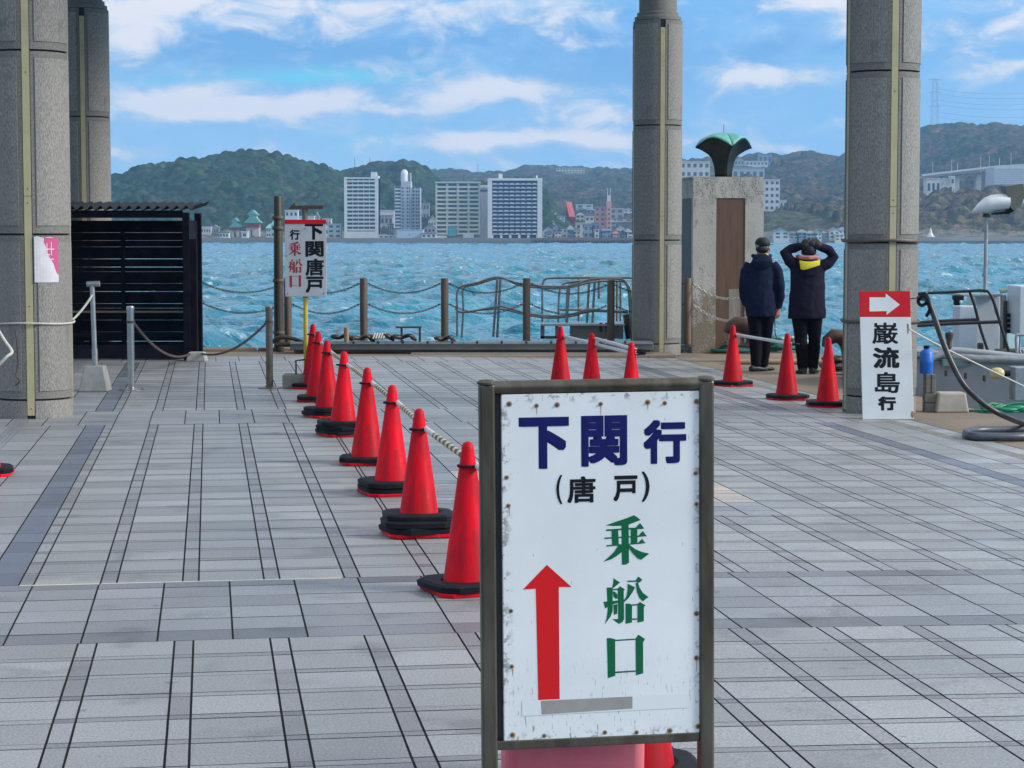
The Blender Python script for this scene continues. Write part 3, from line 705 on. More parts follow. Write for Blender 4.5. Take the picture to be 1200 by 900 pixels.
# ------------------------------------------------------------------ shelter
Ys = 27.1
sx1 = at(223, 400, Ys).x; sx0 = sx1 - 3.1; shz = at(150, 249, Ys).z
sh = thing('smoking_shelter', 'black slatted shelter with a corrugated roof beside the left column', 'shelter', (sx0, Ys, 0))
wS = sx1 - sx0; dS = 1.12; corr = mat('corrugated_dark', (.008, .009, .014), .7, 0, spec=.2)
n = 26; v = []; f = []
for i in range(n * 8 + 1):
    x = -.06 + (wS + .16) * i / (n * 8); z = .028 * math.cos(2 * PI * i / 8)
    v += [(x, -.06, shz + .06 + z), (x, dS + .1, shz + .14 + z), (x, -.06, shz + .052 + z), (x, dS + .1, shz + .132 + z)]
for i in range(n * 8):
    a = 4 * i; f += [(a, a + 4, a + 5, a + 1), (a + 2, a + 3, a + 7, a + 6), (a, a + 2, a + 6, a + 4)]
MB().raw(v, f).build('corrugated_roof', corr, sh, 60)
for (x, y) in ((0, 0), (wS - .09, 0), (0, dS - .08), (wS - .09, dS - .08)):
    MB().box(x, x + .09, y, y + .08, 0, shz).build('post', navy, sh, bevel=.004)
MB().box(.09, wS - .09, .01, .07, shz - .07, shz + .028).build('front_beam', navy, sh); MB().box(.09, wS - .09, dS - .07, dS - .01, shz - .17, shz - .10).build('back_beam', navy, sh)
for xx in (wS * .36, wS * .645): MB().box(xx, xx + .05, dS - .1, dS - .06, .1, shz - .17).build('back_post', navy, sh)
rs_ = random.Random(3); z = .09; k = 0
while z < shz - .26:
    h = rs_.choice([.085, .105, .125, .06, .16]); MB().box(.06, wS - .07, dS - .055, dS - .035, z, z + h).build('slat', navy, sh); z += h + rs_.choice([.003, .007, .004, .002])
MB().box(.02, wS * .34, dS - .16, dS - .12, .1, shz - .2).build('solid_panel', navy, sh)
MB().box(wS - .07, wS - .05, .08, dS - .08, .08, shz - .1).build('side_panel', navy, sh); MB().box(.03, .05, .08, dS - .08, .08, shz - .1).build('side_panel', navy, sh)
MB().box(.1, wS - .12, .3, .34, .62, .645).build('bench_rail', mat('rail_brown', (.16, .11, .07), .5), sh); MB().box(.1, wS - .12, .32, .5, .3, .34).build('bench', navy, sh)
MB().box(.09, wS - .09, .02, .05, .02, .20).build('kick_panel', navy, sh)
MB().box(wS + .003, wS + .09, .02, .07, .1, shz - .35).build('door_leaf', navy, sh)

# ------------------------------------------------------------------ posts, chains, left sign
def link_chain(name, label, p0, p1, sag, m=chain_m, ln=.05, r=.006, cat='chain', group=None, parent=None):
    p0 = Vector(p0); p1 = Vector(p1); n = max(6, int((p1 - p0).length * 1.05 / ln)); mb = MB(); o0 = p0.copy()
    P = [p0.lerp(p1, i / n) - Vector((0, 0, sag * 4 * (i / n) * (1 - i / n))) - o0 for i in range(n + 1)]
    for i in range(n):
        a, b = P[i], P[i + 1]; t_ = (b - a).normalized(); x = t_.orthogonal().normalized() if i % 2 else t_.cross(t_.orthogonal()).normalized(); c = (a + b) / 2; L = (b - a).length * .62
        mb.tube([c + t_ * L * math.cos(q) + x * r * 2.1 * math.sin(q) for q in [2 * PI * j / 8 for j in range(8)]], r, 4, closed=True)
    o = mb.build(name, m, parent, 60); o.location = o0 if parent is None else o0
    if parent is None: tag(o, label, cat, group)
    return o
def steel_post(p, h, name, label, m, plate=.13, r=.038):
    t = thing(name, label, 'post', p)
    MB().cyl((0, 0, .012), (0, 0, h), r, n=20).build('pole', m, t, 40); MB().lathe([(plate, 0), (plate, .01), (plate * .5, .016), (.045, .03)], 24).build('base_plate', m, t, 40)
    MB().lathe([(r + .004, 0), (r + .004, .03), (r + .001, .04), (.001, .045)], 20, (0, 0, h - .03)).build('cap', m, t, 40); MB().lathe([(r + .006, 0), (r + .006, .025)], 20, (0, 0, h - .17)).build('collar', darkmetal, t)
    return t
p = G(154, 457); hp = at(154, 360, p.y).z; boll = steel_post(p, hp, 'steel_bollard', 'shiny steel bollard on a round plate in front of the shelter', steel)
p2 = G(316, 455); hp2 = at(316, 360, p2.y).z; boll2 = steel_post(p2, hp2, 'dark_bollard', 'dark brown bronze bollard on a round plate left of the yellow sign pole', mat('bronze', (.12, .10, .07), .4, .8, col2=(.2, .17, .13), scale=6))
# concrete block by the shelter that the chain rests on
def frustum(name, label, p, w, h, tp, m, cat, rz=0):
    o = MB().box(-w[0] / 2, w[0] / 2, -w[1] / 2, w[1] / 2, 0, h, taper=tp).build(name, m, bevel=.012); o.location = p; o.rotation_euler = (0, 0, rz); tag(o, label, cat); return o
cb = G(231, 423); frustum('concrete_block', 'low grey concrete block at the right foot of the shelter', cb, (.26, .26), .12, .03, conc, 'block')
link_chain('hanging_chain', 'grey chain hanging from the steel bollard down to the concrete block', p + Vector((.03, 0, hp - .16)), cb + Vector((-.08, -.1, .10)), .16)
link_chain('hanging_chain', 'dark chain rising from the concrete block to the dark bollard', cb + Vector((.08, -.1, .10)), p2 + Vector((-.03, 0, hp2 - .17)), .12)
# signpost with concrete foot
ps = G(112, 458); t = thing('rope_stand', 'grey metal pole in a tapered concrete foot left of the steel bollard', 'stand', ps)
MB().box(-.155, .155, -.14, .14, 0, .27, taper=.055).build('concrete_foot', conc, t, bevel=.012)
hs_ = at(110, 333, ps.y).z
MB().cyl((0, 0, .27), (-.02, 0, hs_), .026, n=16).build('pole', galv, t, 40); MB().cyl((0, 0, .27), (-.004, 0, .45), .031, n=16).build('sleeve', galv, t, 40); MB().cyl((-.075, 0, hs_), (.06, 0, hs_ + .005), .03, n=16).build('top_tube', galv, t, 40)
def rope(name, label, pts, r, m=rope_w, cat='rope', sub=6, group=None, n=7):
    P = [Vector(q) for q in pts]; out = []
    for i in range(len(P) - 1):
        a = P[max(i - 1, 0)]; b = P[i]; c = P[i + 1]; d = P[min(i + 2, len(P) - 1)]
        for k in range(sub):
            s_ = k / sub; out.append(.5 * ((2 * b) + (c - a) * s_ + (2 * a - 5 * b + 4 * c - d) * s_ ** 2 + (3 * b - a - 3 * c + d) * s_ ** 3))
    out.append(P[-1]); o0 = P[0].copy()
    o = MB().tube([q - o0 for q in out], r, n).build(name, m, None, 60); o.location = o0; tag(o, label, cat, group); return o
rope('slack_rope', 'white rope sagging from the grey pole to the left stone column', [at(108, 346, 21.7), at(100, 358, 21.3), at(88, 372, 20.6), at(74, 383, 19.2)], .012)
rope('knotted_rope', 'knotted white rope hanging on the left stone column at the picture edge', [at(-4, 384, 17.9), at(6, 400, 17.9), at(14, 412, 17.85), at(8, 418, 17.8), at(-4, 430, 17.8)], .014)
rope('cord', 'thin grey cord hanging down the yellow strip of the left column', [at(18, 386, 17.98), at(20, 402, 17.97), at(21, 425, 17.97), at(19, 440, 17.95), at(23, 446, 17.95), at(18, 452, 17.95)], .007, darkmetal)
tag(MB().box(-.02, .02, -.01, .01, 0, .95).build('metal_edge', galv, loc=G(80, 487)), 'narrow upright metal edge strip just right of the left stone column', 'metal strip')
# fence posts and chains along the quay edge
Yf = 29.9
fps = []
fu = [(232, 325), (337, 326), (426, 326), (521, 326), (617, 326), (716, 328), (806, 326)]
fshort = ['beside the shelter', 'behind and right of the left signboard', 'from the post right of the left sign', 'from the post at the left end of the gangway', 'from the post in the middle of the gangway', 'running behind the middle column']
fl = ['brown chain post right beside the shelter', 'chain post half hidden behind the left signboard', 'brown chain post right of the left signboard', 'brown chain post at the left end of the gangway', 'brown chain post in the middle of the gangway', 'chain post behind the gangway crate', 'chain post left of the concrete monument']
fpm = MB().lathe([(.075, 0), (.075, .012), (.04, .02), (.04, .01)], 14)
for (u, vt), lb in zip(fu, fl):
    y = Yf + (0.0 if u < 700 else .1); q = at(u, vt, y); t = thing('chain_post', lb, 'post', (q.x, y, .03), GA, 'chain posts along the quay edge'); h = q.z - .03
    MB().lathe([(.056, 0), (.056, h - .01), (.05, h)], 18).build('post_tube', woodpost, t, 40); MB().lathe([(.1, 0), (.1, .015), (.058, .03)], 18).build('foot_plate', darkmetal, t, 40)
    for zz in (h - .085, h - .385):
        for sx in (-1, 1): MB().tube([(sx * .05, 0, zz), (sx * .085, 0, zz + .012), (sx * .085, 0, zz - .02)], .008, 6).build('eyelet', darkmetal, t)
    fps.append((q.x, y, q.z))
for i in range(6):
    for k, dz in enumerate((.085, .385)):
        link_chain('fence_chain', ('upper' if k == 0 else 'lower') + ' quay chain ' + fshort[i], (fps[i][0] + .08, fps[i][1], fps[i][2] - dz), (fps[i + 1][0] - .08, fps[i + 1][1], fps[i + 1][2] - dz), .13, rope_w if i == 99 else chain_m, group='chains along the quay edge')
for k, dz in enumerate((.085, .385)):
    link_chain('fence_chain', ('upper' if k == 0 else 'lower') + ' pale chain hanging between the last post and the concrete monument', (fps[6][0] + .08, fps[6][1], fps[6][2] - dz), at(872 + 3 * k, 347 + k * 27, 29.3), .11, rope_w, ln=.055, r=.009, group='chains along the quay edge')
# tall dark pole
q = at(327, 404, 29.5); tp = at(326, 230, 29.5); t = thing('mooring_pole', 'tall dark wooden pole at the quay edge behind the left signboard', 'pole', (q.x, 29.5, -.02))
MB().lathe([(.075, 0), (.068, 1.0), (.06, tp.z), (.055, tp.z + .02)], 14).build('pole', darkmetal, t, 40)
for zz in (.25, 1.0, 1.75, 1.9): MB().lathe([(.08, 0), (.085, .02), (.08, .05)], 14, (0, 0, zz)).build('band', chain_m, t)
rope('rope_pile', 'dark rope lying round the foot of the tall dark pole', [q + Vector((-.1, -.3, .03)), q + Vector((.05, -.32, .12)), q + Vector((.25, -.3, .10)), q + Vector((.45, -.35, .02)), q + Vector((.3, -.4, .03)), q + Vector((.0, -.4, .02))], .03, darkmetal)

# left signboard
pb = G(354, 456); Yg = pb.y + .18
sb = thing('pole_sign', 'white boarding sign with red top edge on a yellow pole and a rusty arrow above', 'sign', (at(358, 400, Yg).x, Yg, 0), 0)
zz = lambda v: at(358, v, Yg).z
xx = lambda u: at(u, 300, Yg).x - sb.location.x
MB().cyl((0, .03, .0), (0, .03, zz(349)), .024, n=14).build('pole', yellowp, sb, 40); MB().cyl((0, .035, zz(349)), (0, .035, zz(243)), .03, n=12).build('upper_pole', mat('dull_pole', (.12, .12, .09), .6), sb, 40)
plate_m = mat('sign_grey_white', (.50, .52, .54), .5, col2=(.42, .44, .45), scale=4, spots=(.14, .12, .1), spot_scale=16, spot_cut=.70)
MB().box(xx(334), xx(382.5), -.012, .0, zz(347.5), zz(257.5)).build('board', plate_m, sb, bevel=.003)
MB().box(xx(334), xx(382.5), -.0145, -.0122, zz(262.5), zz(257.4)).build('red_edge', ink_red, sb)
MB().wall([(xx(338), zz(245)), (xx(346), zz(237)), (xx(346), zz(241)), (xx(379), zz(240.5)), (xx(379), zz(245)), ], .0, .05).build('arrow', rust, sb)
for ch, m, md, bd, u0, v0, u1, v1 in (('下', ink_black, 'gothic', .04, 357.5, 262, 379, 281), ('関', ink_black, 'gothic', .035, 358, 282.5, 379.5, 301), ('唐', ink_black, 'gothic', .03, 358, 303, 379.5, 323), ('戸', ink_black, 'gothic', .035, 358, 324, 379, 343),
                                     ('行', ink_black, 'gothic', .035, 340, 269, 351.5, 281), ('乗', ink_dred, 'mincho', .04, 338, 283, 354, 300), ('船', ink_dred, 'mincho', .04, 338, 303, 355, 320), ('口', ink_dred, 'mincho', .045, 339, 322, 353.5, 337)):
    letter(ch, xx(u0), xx(u1), zz(v1), zz(v0), -.0126, m, sb, bd, md)
for (u, v) in ((337, 260), (379, 260), (337, 344), (379, 344), (358, 268), (336, 300)): MB().cyl((xx(u), -.012, zz(v)), (xx(u), -.02, zz(v)), .006, n=8).build('bolt', rust, sb)
o = MB().box(-.2, .2, -.13, .13, 0, .15).build('foot_block', conc_dark, sb, bevel=.008); o.location = (-.04, 0, 0)
MB().tube([(-.10, -.05, .15), (-.10, -.05, .30), (0, -.03, .31), (.02, .0, .28)], .01, 8).build('handle', darkmetal, sb, 60)

# ------------------------------------------------------------------ grey gangway and its rails
beam_m = mat('beam_grey', (.17, .18, .17), .55, .3, col2=(.12, .125, .12), scale=3, spots=(.3, .3, .28), spot_scale=40, spot_cut=.72)
gx0, gx1 = at(340, 405, 28.9).x, at(745, 405, 28.9).x
gz0, gz1 = at(540, 413, 28.9).z, at(540, 401.5, 28.9).z
gw = thing('low_gangway', 'long low grey steel ramp lying along the quay edge', 'gangway', (gx0, 28.9, 0)); Lg = gx1 - gx0
bm_ = MB().box(0, Lg + .25, 0, .5, gz0 + .035, gz1).build('deck_beam', beam_m, gw, bevel=.006); MB().box(.05, Lg + .2, .05, .45, gz0 - .0, gz0 + .03).build('skid', darkmetal, gw)
MB().box(.0, Lg + .25, -.02, .0, gz1 - .02, gz1 + .004).build('lip', galv, gw)
for k in range(14): MB().cyl((.2 + k * Lg / 14, -.03, gz1 - .0), (.2 + k * Lg / 14, .02, gz1 + .018), .018, n=6).build('bolt', darkmetal, gw)
MB().box(.35 * Lg, Lg, .02, .06, gz0 - .05, gz0 - .002).build('timber', mat('bleached_timber', (.5, .46, .38), .8), gw)
def C4(x, y): return 460 + x / 3.46, 160 + y / 3.46
gr = thing('gangway_rails', 'bent galvanised double handrails of the boarding gangway', 'railing', (at(535, 400, 30.9).x, 30.9, -.4)); org = Vector(gr.location)
railm = mat('rail_galv', (.34, .34, .32), .4, .7, col2=(.22, .21, .19), scale=10)
def rail(pts, Y, r=.0165, nm='rail'):
    P = [at(*C4(*q), Y) - org for q in pts]; out = []
    for i in range(len(P) - 1):
        a = P[max(i - 1, 0)]; b = P[i]; c = P[i + 1]; d = P[min(i + 2, len(P) - 1)]
        for k in range(5):
            s_ = k / 5; out.append(.5 * ((2 * b) + (c - a) * s_ + (2 * a - 5 * b + 4 * c - d) * s_ ** 2 + (3 * b - a - 3 * c + d) * s_ ** 3))
    out.append(P[-1]); MB().tube(out, r, 8).build(nm, railm, gr, 50)
rail([(262, 810), (262, 700), (262, 630), (280, 607), (345, 592), (425, 570), (500, 592), (560, 602), (640, 608), (720, 605), (800, 580), (870, 576), (935, 582), (955, 620), (962, 700), (970, 830)], 30.9)
rail([(258, 690), (262, 705), (300, 712), (420, 690), (450, 690), (540, 715), (640, 728), (720, 722), (790, 702), (860, 705), (955, 710)], 30.9)
rail([(280, 815), (287, 700), (285, 625), (300, 607), (345, 598), (438, 573), (500, 597), (560, 610), (700, 614), (800, 592), (880, 586), (945, 592), (966, 640), (975, 820)], 31.5)
rail([(285, 712), (430, 698), (540, 722), (640, 735), (740, 725), (800, 708), (955, 714)], 31.5)
for x0, x1, y0, y1 in ((425, 408, 575, 812), (438, 424, 578, 815), (820, 810, 590, 760), (797, 788, 590, 755), (717, 706, 600, 755)): rail([(x0, y0), ((x0 + x1) / 2, (y0 + y1) / 2), (x1, y1)], 31.2, .019, 'upright')
rail([(608, 760), (608, 640), (610, 595), (625, 576), (700, 572), (880, 572), (955, 572), (975, 574)], 32.2, .02)
for x in (755, 910, 925, 838): rail([(x, 574), (x, 650), (x, 750 if x != 838 else 655)], 32.2, .02 if x != 838 else .026, 'upright')
rail([(672, 755), (676, 640), (690, 600), (740, 588), (800, 583)], 31.8, .017); rail([(704, 755), (708, 640), (716, 605), (760, 592), (830, 582)], 31.8, .017); rail([(672, 702), (790, 702)], 31.8, .017)
MB().tube([at(*C4(950, 720), 31) - org, at(*C4(955, 770), 31) - org, at(*C4(962, 820), 31) - org], .06, 8).build('net_roll', chain_m, gr)
bxY = 30.6; a = at(*C4(600, 760), bxY); b_ = at(*C4(936, 820), bxY)
crate = thing('gangway_box', 'grey steel box platform at the foot of the gangway rails', 'box', (a.x, bxY, b_.z)); wB, hB = b_.x - a.x, a.z - b_.z
MB().box(.45, wB, 0, .5, 0, hB - .03).build('body', beam_m, crate, bevel=.006); MB().box(0, wB + .02, -.03, .53, hB - .029, hB).build('top_plate', galv, crate, bevel=.004); MB().box(0, .06, 0, .06, 0, hB - .03).build('leg', beam_m, crate); MB().box(.22, .27, 0, .05, 0, hB - .03).build('leg', beam_m, crate); MB().box(0, .45, 0, .06, -.0, .04).build('strut', darkmetal, crate)
for k in range(3): MB().box(wB - .36 + k * .085, wB - .36 + k * .085 + .045, -.004, .002, .1, .24).build('slot', darkmetal if k else joint, crate)
# loose gear on the low gangway: frame stand, tyre-like hoses, ropes
fr = thing('low_frame_stand', 'small dark metal frame standing on the low gangway', 'frame', (at(469, 400, 29.1).x, 29.1, gz1))
hF = at(469, 384.5, 29.1).z - gz1; wF = (489 - 466) / 2400 * 29.1
for x in (0.02, wF): MB().box(x - .015, x + .015, -.015, .015, 0, hF).build('leg', darkmetal, fr)
MB().box(-.06, wF + .02, -.03, .03, hF, hF + .025).build('top_bar', darkmetal, fr)
for i, (u, v, w_) in enumerate(((400, 396, 12), (424, 397, 14), (445, 396, 16), (473, 396, 14), (521, 398, 12))):
    c = at(u, v, 29.15); rr = w_ / 2400 * 29.1
    pts = [c + Vector((rr * math.cos(a) * (1 - .12 * a / 6), .12 * math.sin(2 * a), abs(.06 * math.sin(a * 1.5)) - .03 + .01 * a / 6)) for a in [2 * PI * k / 14 * 2 for k in range(15)]]
    rope('rope_coil', ['short dark rope coil left of the first post on the low gangway', 'black and white rope heap at the foot of the post right of the signboard', 'black hose loops on the low gangway left of the small frame', 'black hose looped through the small dark frame', 'small rope heap at the left end of the gangway rails'][i], pts, .022, darkmetal if i != 1 else chain_m)
wl = MB()
for k in range(5): wl.tube([at(437 + k * 3, 397, 29.0), at(439 + k * 3, 391, 29.05), at(442 + k * 3, 397, 29.1)], .015, 6)
tag(wl.build('white_rope_loops', rope_w, None, 60), 'few white rope loops sticking up on the low gangway', 'rope')
tag(MB().cyl((0, 0, 0), (0, 0, .22), .035, n=10).build('short_peg', mat('peg_wood', (.3, .2, .12), .8), loc=at(406, 402, 29.0)), 'short wooden peg standing on the low gangway right of the signboard', 'peg')

# ------------------------------------------------------------------ concrete monument with flared bronze top
Ym = 30.2; mx0, mx1 = at(812, 300, Ym).x, at(896, 300, Ym).x; mtop = at(850, 207, Ym).z
mon = thing('monument', 'weathered square concrete pillar with brown plates carrying a flared green bronze ornament', 'monument', (mx0, Ym, -.09), GA)
wM = (mx1 - mx0) / (CA); dM = .75; hM = mtop + .09
mcm = mat('monument_concrete', (.46, .45, .41), .85, col2=(.33, .32, .29), scale=1.6, bump=.006, bscale=30)
t = mcm.node_tree; bs = t.nodes['Principled BSDF']; src = bs.inputs['Base Color'].links[0].from_socket; tcn = N(t, 'ShaderNodeTexCoord'); se = N(t, 'ShaderNodeSeparateXYZ'); t.links.new(tcn.outputs['Object'], se.inputs[0])
def nz2(sc, st_=(1, 1, 1), det=7):
    mp = N(t, 'ShaderNodeMapping'); mp.inputs['Scale'].default_value = st_; t.links.new(tcn.outputs['Object'], mp.inputs[0]); n = N(t, 'ShaderNodeTexNoise'); n.inputs['Scale'].default_value = sc; n.inputs['Detail'].default_value = det; n.inputs['Roughness'].default_value = .7; t.links.new(mp.outputs[0], n.inputs[0]); return n.outputs[0]
topk = RAMP(t, se.outputs[2], hM - .75, hM - .02); lowk = MATH(t, 'SUBTRACT', 1.0, RAMP(t, se.outputs[2], .15, 1.5))
sp1 = RAMP(t, MATH(t, 'ADD', nz2(9, (1, 1, .5)), MATH(t, 'ADD', MATH(t, 'MULTIPLY', topk, .13), MATH(t, 'MULTIPLY', lowk, .26))), .565, .65)
sp2 = MATH(t, 'MULTIPLY', RAMP(t, nz2(60, det=3), .45, .62), sp1)
c_ = MIXC(t, MATH(t, 'MULTIPLY', sp2, .95), src, (.04, .037, .032)); c_ = MIXC(t, MATH(t, 'MULTIPLY', RAMP(t, MATH(t, 'ADD', nz2(3.2), MATH(t, 'MULTIPLY', lowk, .25)), .62, .72), .7), c_, (.16, .125, .07))
t.links.new(c_, bs.inputs['Base Color'])
px0, px1, pz1 = (839.5 - 812) / 84 * wM, (874 - 812) / 84 * wM, at(850, 232, Ym).z + .09
# pillar with a recessed slot for the plate
mm = MB(); 
mm.box(0, px0, 0, dM, 0, hM); mm.box(px1, wM, 0, dM, 0, hM); mm.box(px0, px1, 0, dM, pz1, hM); mm.box(px0, px1, .05, dM, 0, pz1)
mm.build('pillar', mcm, mon)
platem = mat('brown_plate', (.15, .085, .055), .55, .3, col2=(.11, .06, .04), scale=2.5, stretch=(5, 5, .5), bump=.002)
MB().box(px0 + .003, px1 - .003, .012, .048, 0, pz1 - .003).build('front_plate', platem, mon); MB().box(px0 + .2, px1 - .06, .008, .0118, .05, .95).build('pale_stain', mat('plate_stain', (.27, .25, .22), .8, col2=(.17, .13, .1), scale=3, stretch=(4, 1, .6), contrast=.8), mon)
MB().box(-.006, 0, .12, dM - .05, 0, pz1 - .0).build('side_plate', mat('side_plate', (.07, .075, .075), .6), mon)
MB().box(-.014, -.0, -.0, dM, hM - .022, hM + .004).build('edge_chip', mcm, mon)
# ornament: four sails that flare out from a square stem, meeting in deep creases, green domed top
orn = thing('bronze_ornament', 'flared dark bronze ornament with a turquoise domed top on the concrete monument', 'sculpture', (at(848, 207, Ym + .4).x, Ym + .42, hM - .09 + .004))
zO = at(848, 155.5, Ym + .42).z - (hM - .09); RO = (882.5 - 814.5) / 2 / 2400 * (Ym + .42)
bronze_d = mat('bronze_dark', (.012, .014, .016), .45, .3, col2=(.03, .035, .035), scale=6); bronze_g = mat('verdigris', (.14, .42, .36), .6, col2=(.06, .25, .23), scale=5, spots=(.3, .6, .5), spot_scale=14, bump=.003)
sR = (869 - 837.5) / 2 / 2400 * 30.6 * .66
nseg = 12
def prof(k):                                # k 0..1 up the sail -> (radius, height)
    return [(sR, 0), (sR, .18), (sR * 1.02, .30), (sR * 1.14, .40), (sR * 1.40, .50), (sR * 1.80, .585), (sR * 2.3, .645), (RO, .675)]
K_ = zO / 51.6
P_ = [(9.6, 0), (9.9, 6), (11, 13.3), (14.2, 22.2), (17, 25.5), (20, 27.6), (26, 31.1), (30.5, 33.0), (33.8, 33.8)]
rotO = -math.atan2(9.0, 100.0) - PI / 2 + R(16)
for q_ in range(4):
    nn = 13; m_ = MB(); ringsO = []
    for (r, h) in P_:
        row_ = []; fl = max(0, (h - 20) / 13.8)
        for j in range(nn):
            f_ = j / (nn - 1); a = (f_ - .5) * PI / 2; rad = r * K_ * math.cos(PI / 4) / math.cos(a); rad *= 1 + .10 * fl * (1 - (2 * f_ - 1) ** 2)
            zz_ = (h + 10.5 * fl ** 1.5 * (1 - (2 * f_ - 1) ** 2)) * K_
            aa = rotO + PI / 4 + q_ * PI / 2 + a
            row_.append(Vector((rad * math.cos(aa), rad * math.sin(aa), zz_)))
        ringsO.append(row_)
    v = [p for r_ in ringsO for p in r_]; f = [(i * nn + j, i * nn + j + 1, (i + 1) * nn + j + 1, (i + 1) * nn + j) for i in range(len(P_) - 1) for j in range(nn - 1)]
    s_ = m_.raw(v, f).build('sail', bronze_d, orn, 60); so = s_.modifiers.new('solid', 'SOLIDIFY'); so.thickness = .01; so.offset = 1
    rim_ = ringsO[-1]; caps = []
    for k in range(8):
        g_ = k / 7; caps.append([Vector((p.x * (1.01 - 1.01 * g_), p.y * (1.01 - 1.01 * g_), p.z + .012 + (zO - p.z - .012) * (1 - (1 - g_) ** 2.0))) for p in rim_])
    v = [p for r_ in caps for p in r_]; f = [(i * nn + j, i * nn + j + 1, (i + 1) * nn + j + 1, (i + 1) * nn + j) for i in range(7) for j in range(nn - 1)]
    o_ = MB().raw(v, f).build('domed_top', bronze_g, orn, 60); so = o_.modifiers.new('solid', 'SOLIDIFY'); so.thickness = .012
MB().cyl((0, 0, zO), (0, 0, zO + .12), .004, n=6).build('spike', darkmetal, orn)

# ------------------------------------------------------------------ ropes, bollards and gear at the quay edge
rst = mat('bollard_rust', (.055, .022, .016), .5, .2, col2=(.10, .055, .045), scale=4, spots=(.24, .19, .18), spot_scale=5, spot_cut=.66, bump=.004)
def mooring(u0, u1, vtop, vbase, Y, lab, flip=1):
    b = at((u0 + u1) / 2, vbase, Y); w_ = (u1 - u0) / 2400 * Y; h = at(600, vtop, Y).z - b.z
    t = thing('mooring_bollard', lab, 'mooring bollard', b, 0, 'rusty mooring bollards')
    o_ = MB().lathe([(w_ * .5, 0), (w_ * .5, .03), (w_ * .36, .06)], 20).build('base', rst, t, 50); o_.location = (flip * w_ * .36, 0, 0)
    pts = [(-flip * w_ * .50, -.02, h * .52), (-flip * w_ * .42, -.01, h * .66), (-flip * w_ * .2, 0, h * .78), (flip * w_ * .08, 0, h * .76), (flip * w_ * .28, 0, h * .58), (flip * w_ * .36, 0, h * .3), (flip * w_ * .36, 0, 0)]
    MB().tube(pts, [w_ * .12, w_ * .2, w_ * .25, w_ * .27, w_ * .26, w_ * .25, w_ * .3], 16).build('horn', rst, t, 60)
    return t
mooring(851, 889, 373, 407, 28.2, 'rusty mooring bollard half hidden behind the man in a cap')
mooring(966, 1000, 383, 432, 25.6, 'big rusty mooring bollard between the man with raised arms and the right column')
c = G(815, 411); rr = random.Random(8)
def heap(name, label, c, rx, ry, h, r, m, turns=4, seed=1):
    q = random.Random(seed); pts = []
    for k in range(turns * 10):
        a = 2 * PI * k / 10; sc = 1 - .5 * (k / (turns * 10)) + q.uniform(-.28, .28)
        pts.append(c + Vector((rx * sc * math.cos(a), ry * sc * math.sin(a), r + h * k / (turns * 10) + abs(q.gauss(0, .3)) * min(h, .12) * (1 if k % 3 else .2))))
    rope(name, label, pts, r, m, sub=3)
heap('white_rope_coil', 'coiled thick white rope on the ground at the foot of the middle column', c + Vector((-.0, .1, 0)), .19, .13, .14, .024, rope_w, 4, 3)
heap('white_rope_coil', 'flat loose end of white rope right of the coil by the middle column', G(832, 413), .2, .1, .03, .022, rope_w, 3, 5)
green_net = mat('green_net', (.02, .16, .13), .8, col2=(.01, .08, .07), scale=30)
heap('green_rope_pile', 'green rope heap on the quay between the two men', G(915, 414), .32, .2, .17, .026, green_net, 5, 9)
heap('green_rope_pile', 'green rope heap just left of the man in a cap', G(866, 415), .33, .16, .11, .025, green_net, 4, 10)
heap('grey_rope_pile', 'grey and black rope heap behind the white bar by the monument', G(882, 411), .38, .2, .2, .028, chain_m, 5, 11)
heap('white_rope_pile', 'white rope heap on the quay between the legs of the two men', G(932, 411), .33, .2, .16, .026, rope_w, 4, 12)
heap('dark_rope_pile', 'dark rope heap under the rusty bollard beside the right column', G(985, 436), .26, .2, .16, .03, darkmetal, 5, 13)
orange = mat('orange_pipe', (.5, .2, .08), .6, col2=(.36, .16, .08), scale=6)
tag(MB().cyl((0, 0, .06), (1.05, -.1, .07), .055, n=14).build('orange_pipe', orange, None, 40, loc=G(820, 407)), 'orange plastic pipe lying at the foot of the monument', 'pipe')
tag(MB().box(0, 2.0, 0, .25, 0, .055).build('orange_kerb', mat('kerb_orange', (.36, .23, .13), .8, col2=(.26, .17, .1), scale=3), bevel=.02, loc=G(852, 427)), 'low ochre concrete kerb behind the men along the quay', 'kerb')

# leaning sign on the right column
bl_, br_ = G(1012, 491.5), G(1070, 491.5)
ls = thing('leaning_sign', 'tall white sign with a red top and white right arrow leaning on the right column', 'sign', (bl_.x, bl_.y, bl_.z))
wl_ = br_.x - bl_.x; hl = 1.185
for _ in range(30):
    pass
# lean back so that its top edge meets the column face
lean = math.radians(7)
def lp(u, v):
    d = ray(u, v); nrm = Vector((0, -math.cos(lean), math.sin(lean))); o = Vector((0, 0, CAMH)); k = (bl_ - o).dot(nrm) / d.dot(nrm); p = o + d * k - bl_
    return p.x, p.z / math.cos(lean)
hl = lp(1040, 341)[1]
M_ = Matrix.Rotation(-lean, 4, 'X')
lsm = mat('enamel_white', (.66, .69, .70), .4, col2=(.6, .63, .64), scale=4, spots=(.38, .3, .22), spot_scale=9, spot_cut=.74)
def onl(o): o.matrix_local = M_; return o
x0b, x1b = lp(1011, 491)[0], lp(1071, 491)[0]; x0t, x1t = lp(1007, 341)[0], lp(1066.5, 341)[0]; zr_ = lp(1040, 371.5)[1]
def shl(z): return x0b + (x0t - x0b) * z / hl, x1b + (x1t - x1b) * z / hl
a0, a1 = shl(zr_)
def lbox(pts, y0, y1, nm, m, bev=0): return onl(MB().wall(pts, y0, y1).build(nm, m, ls, bevel=bev))
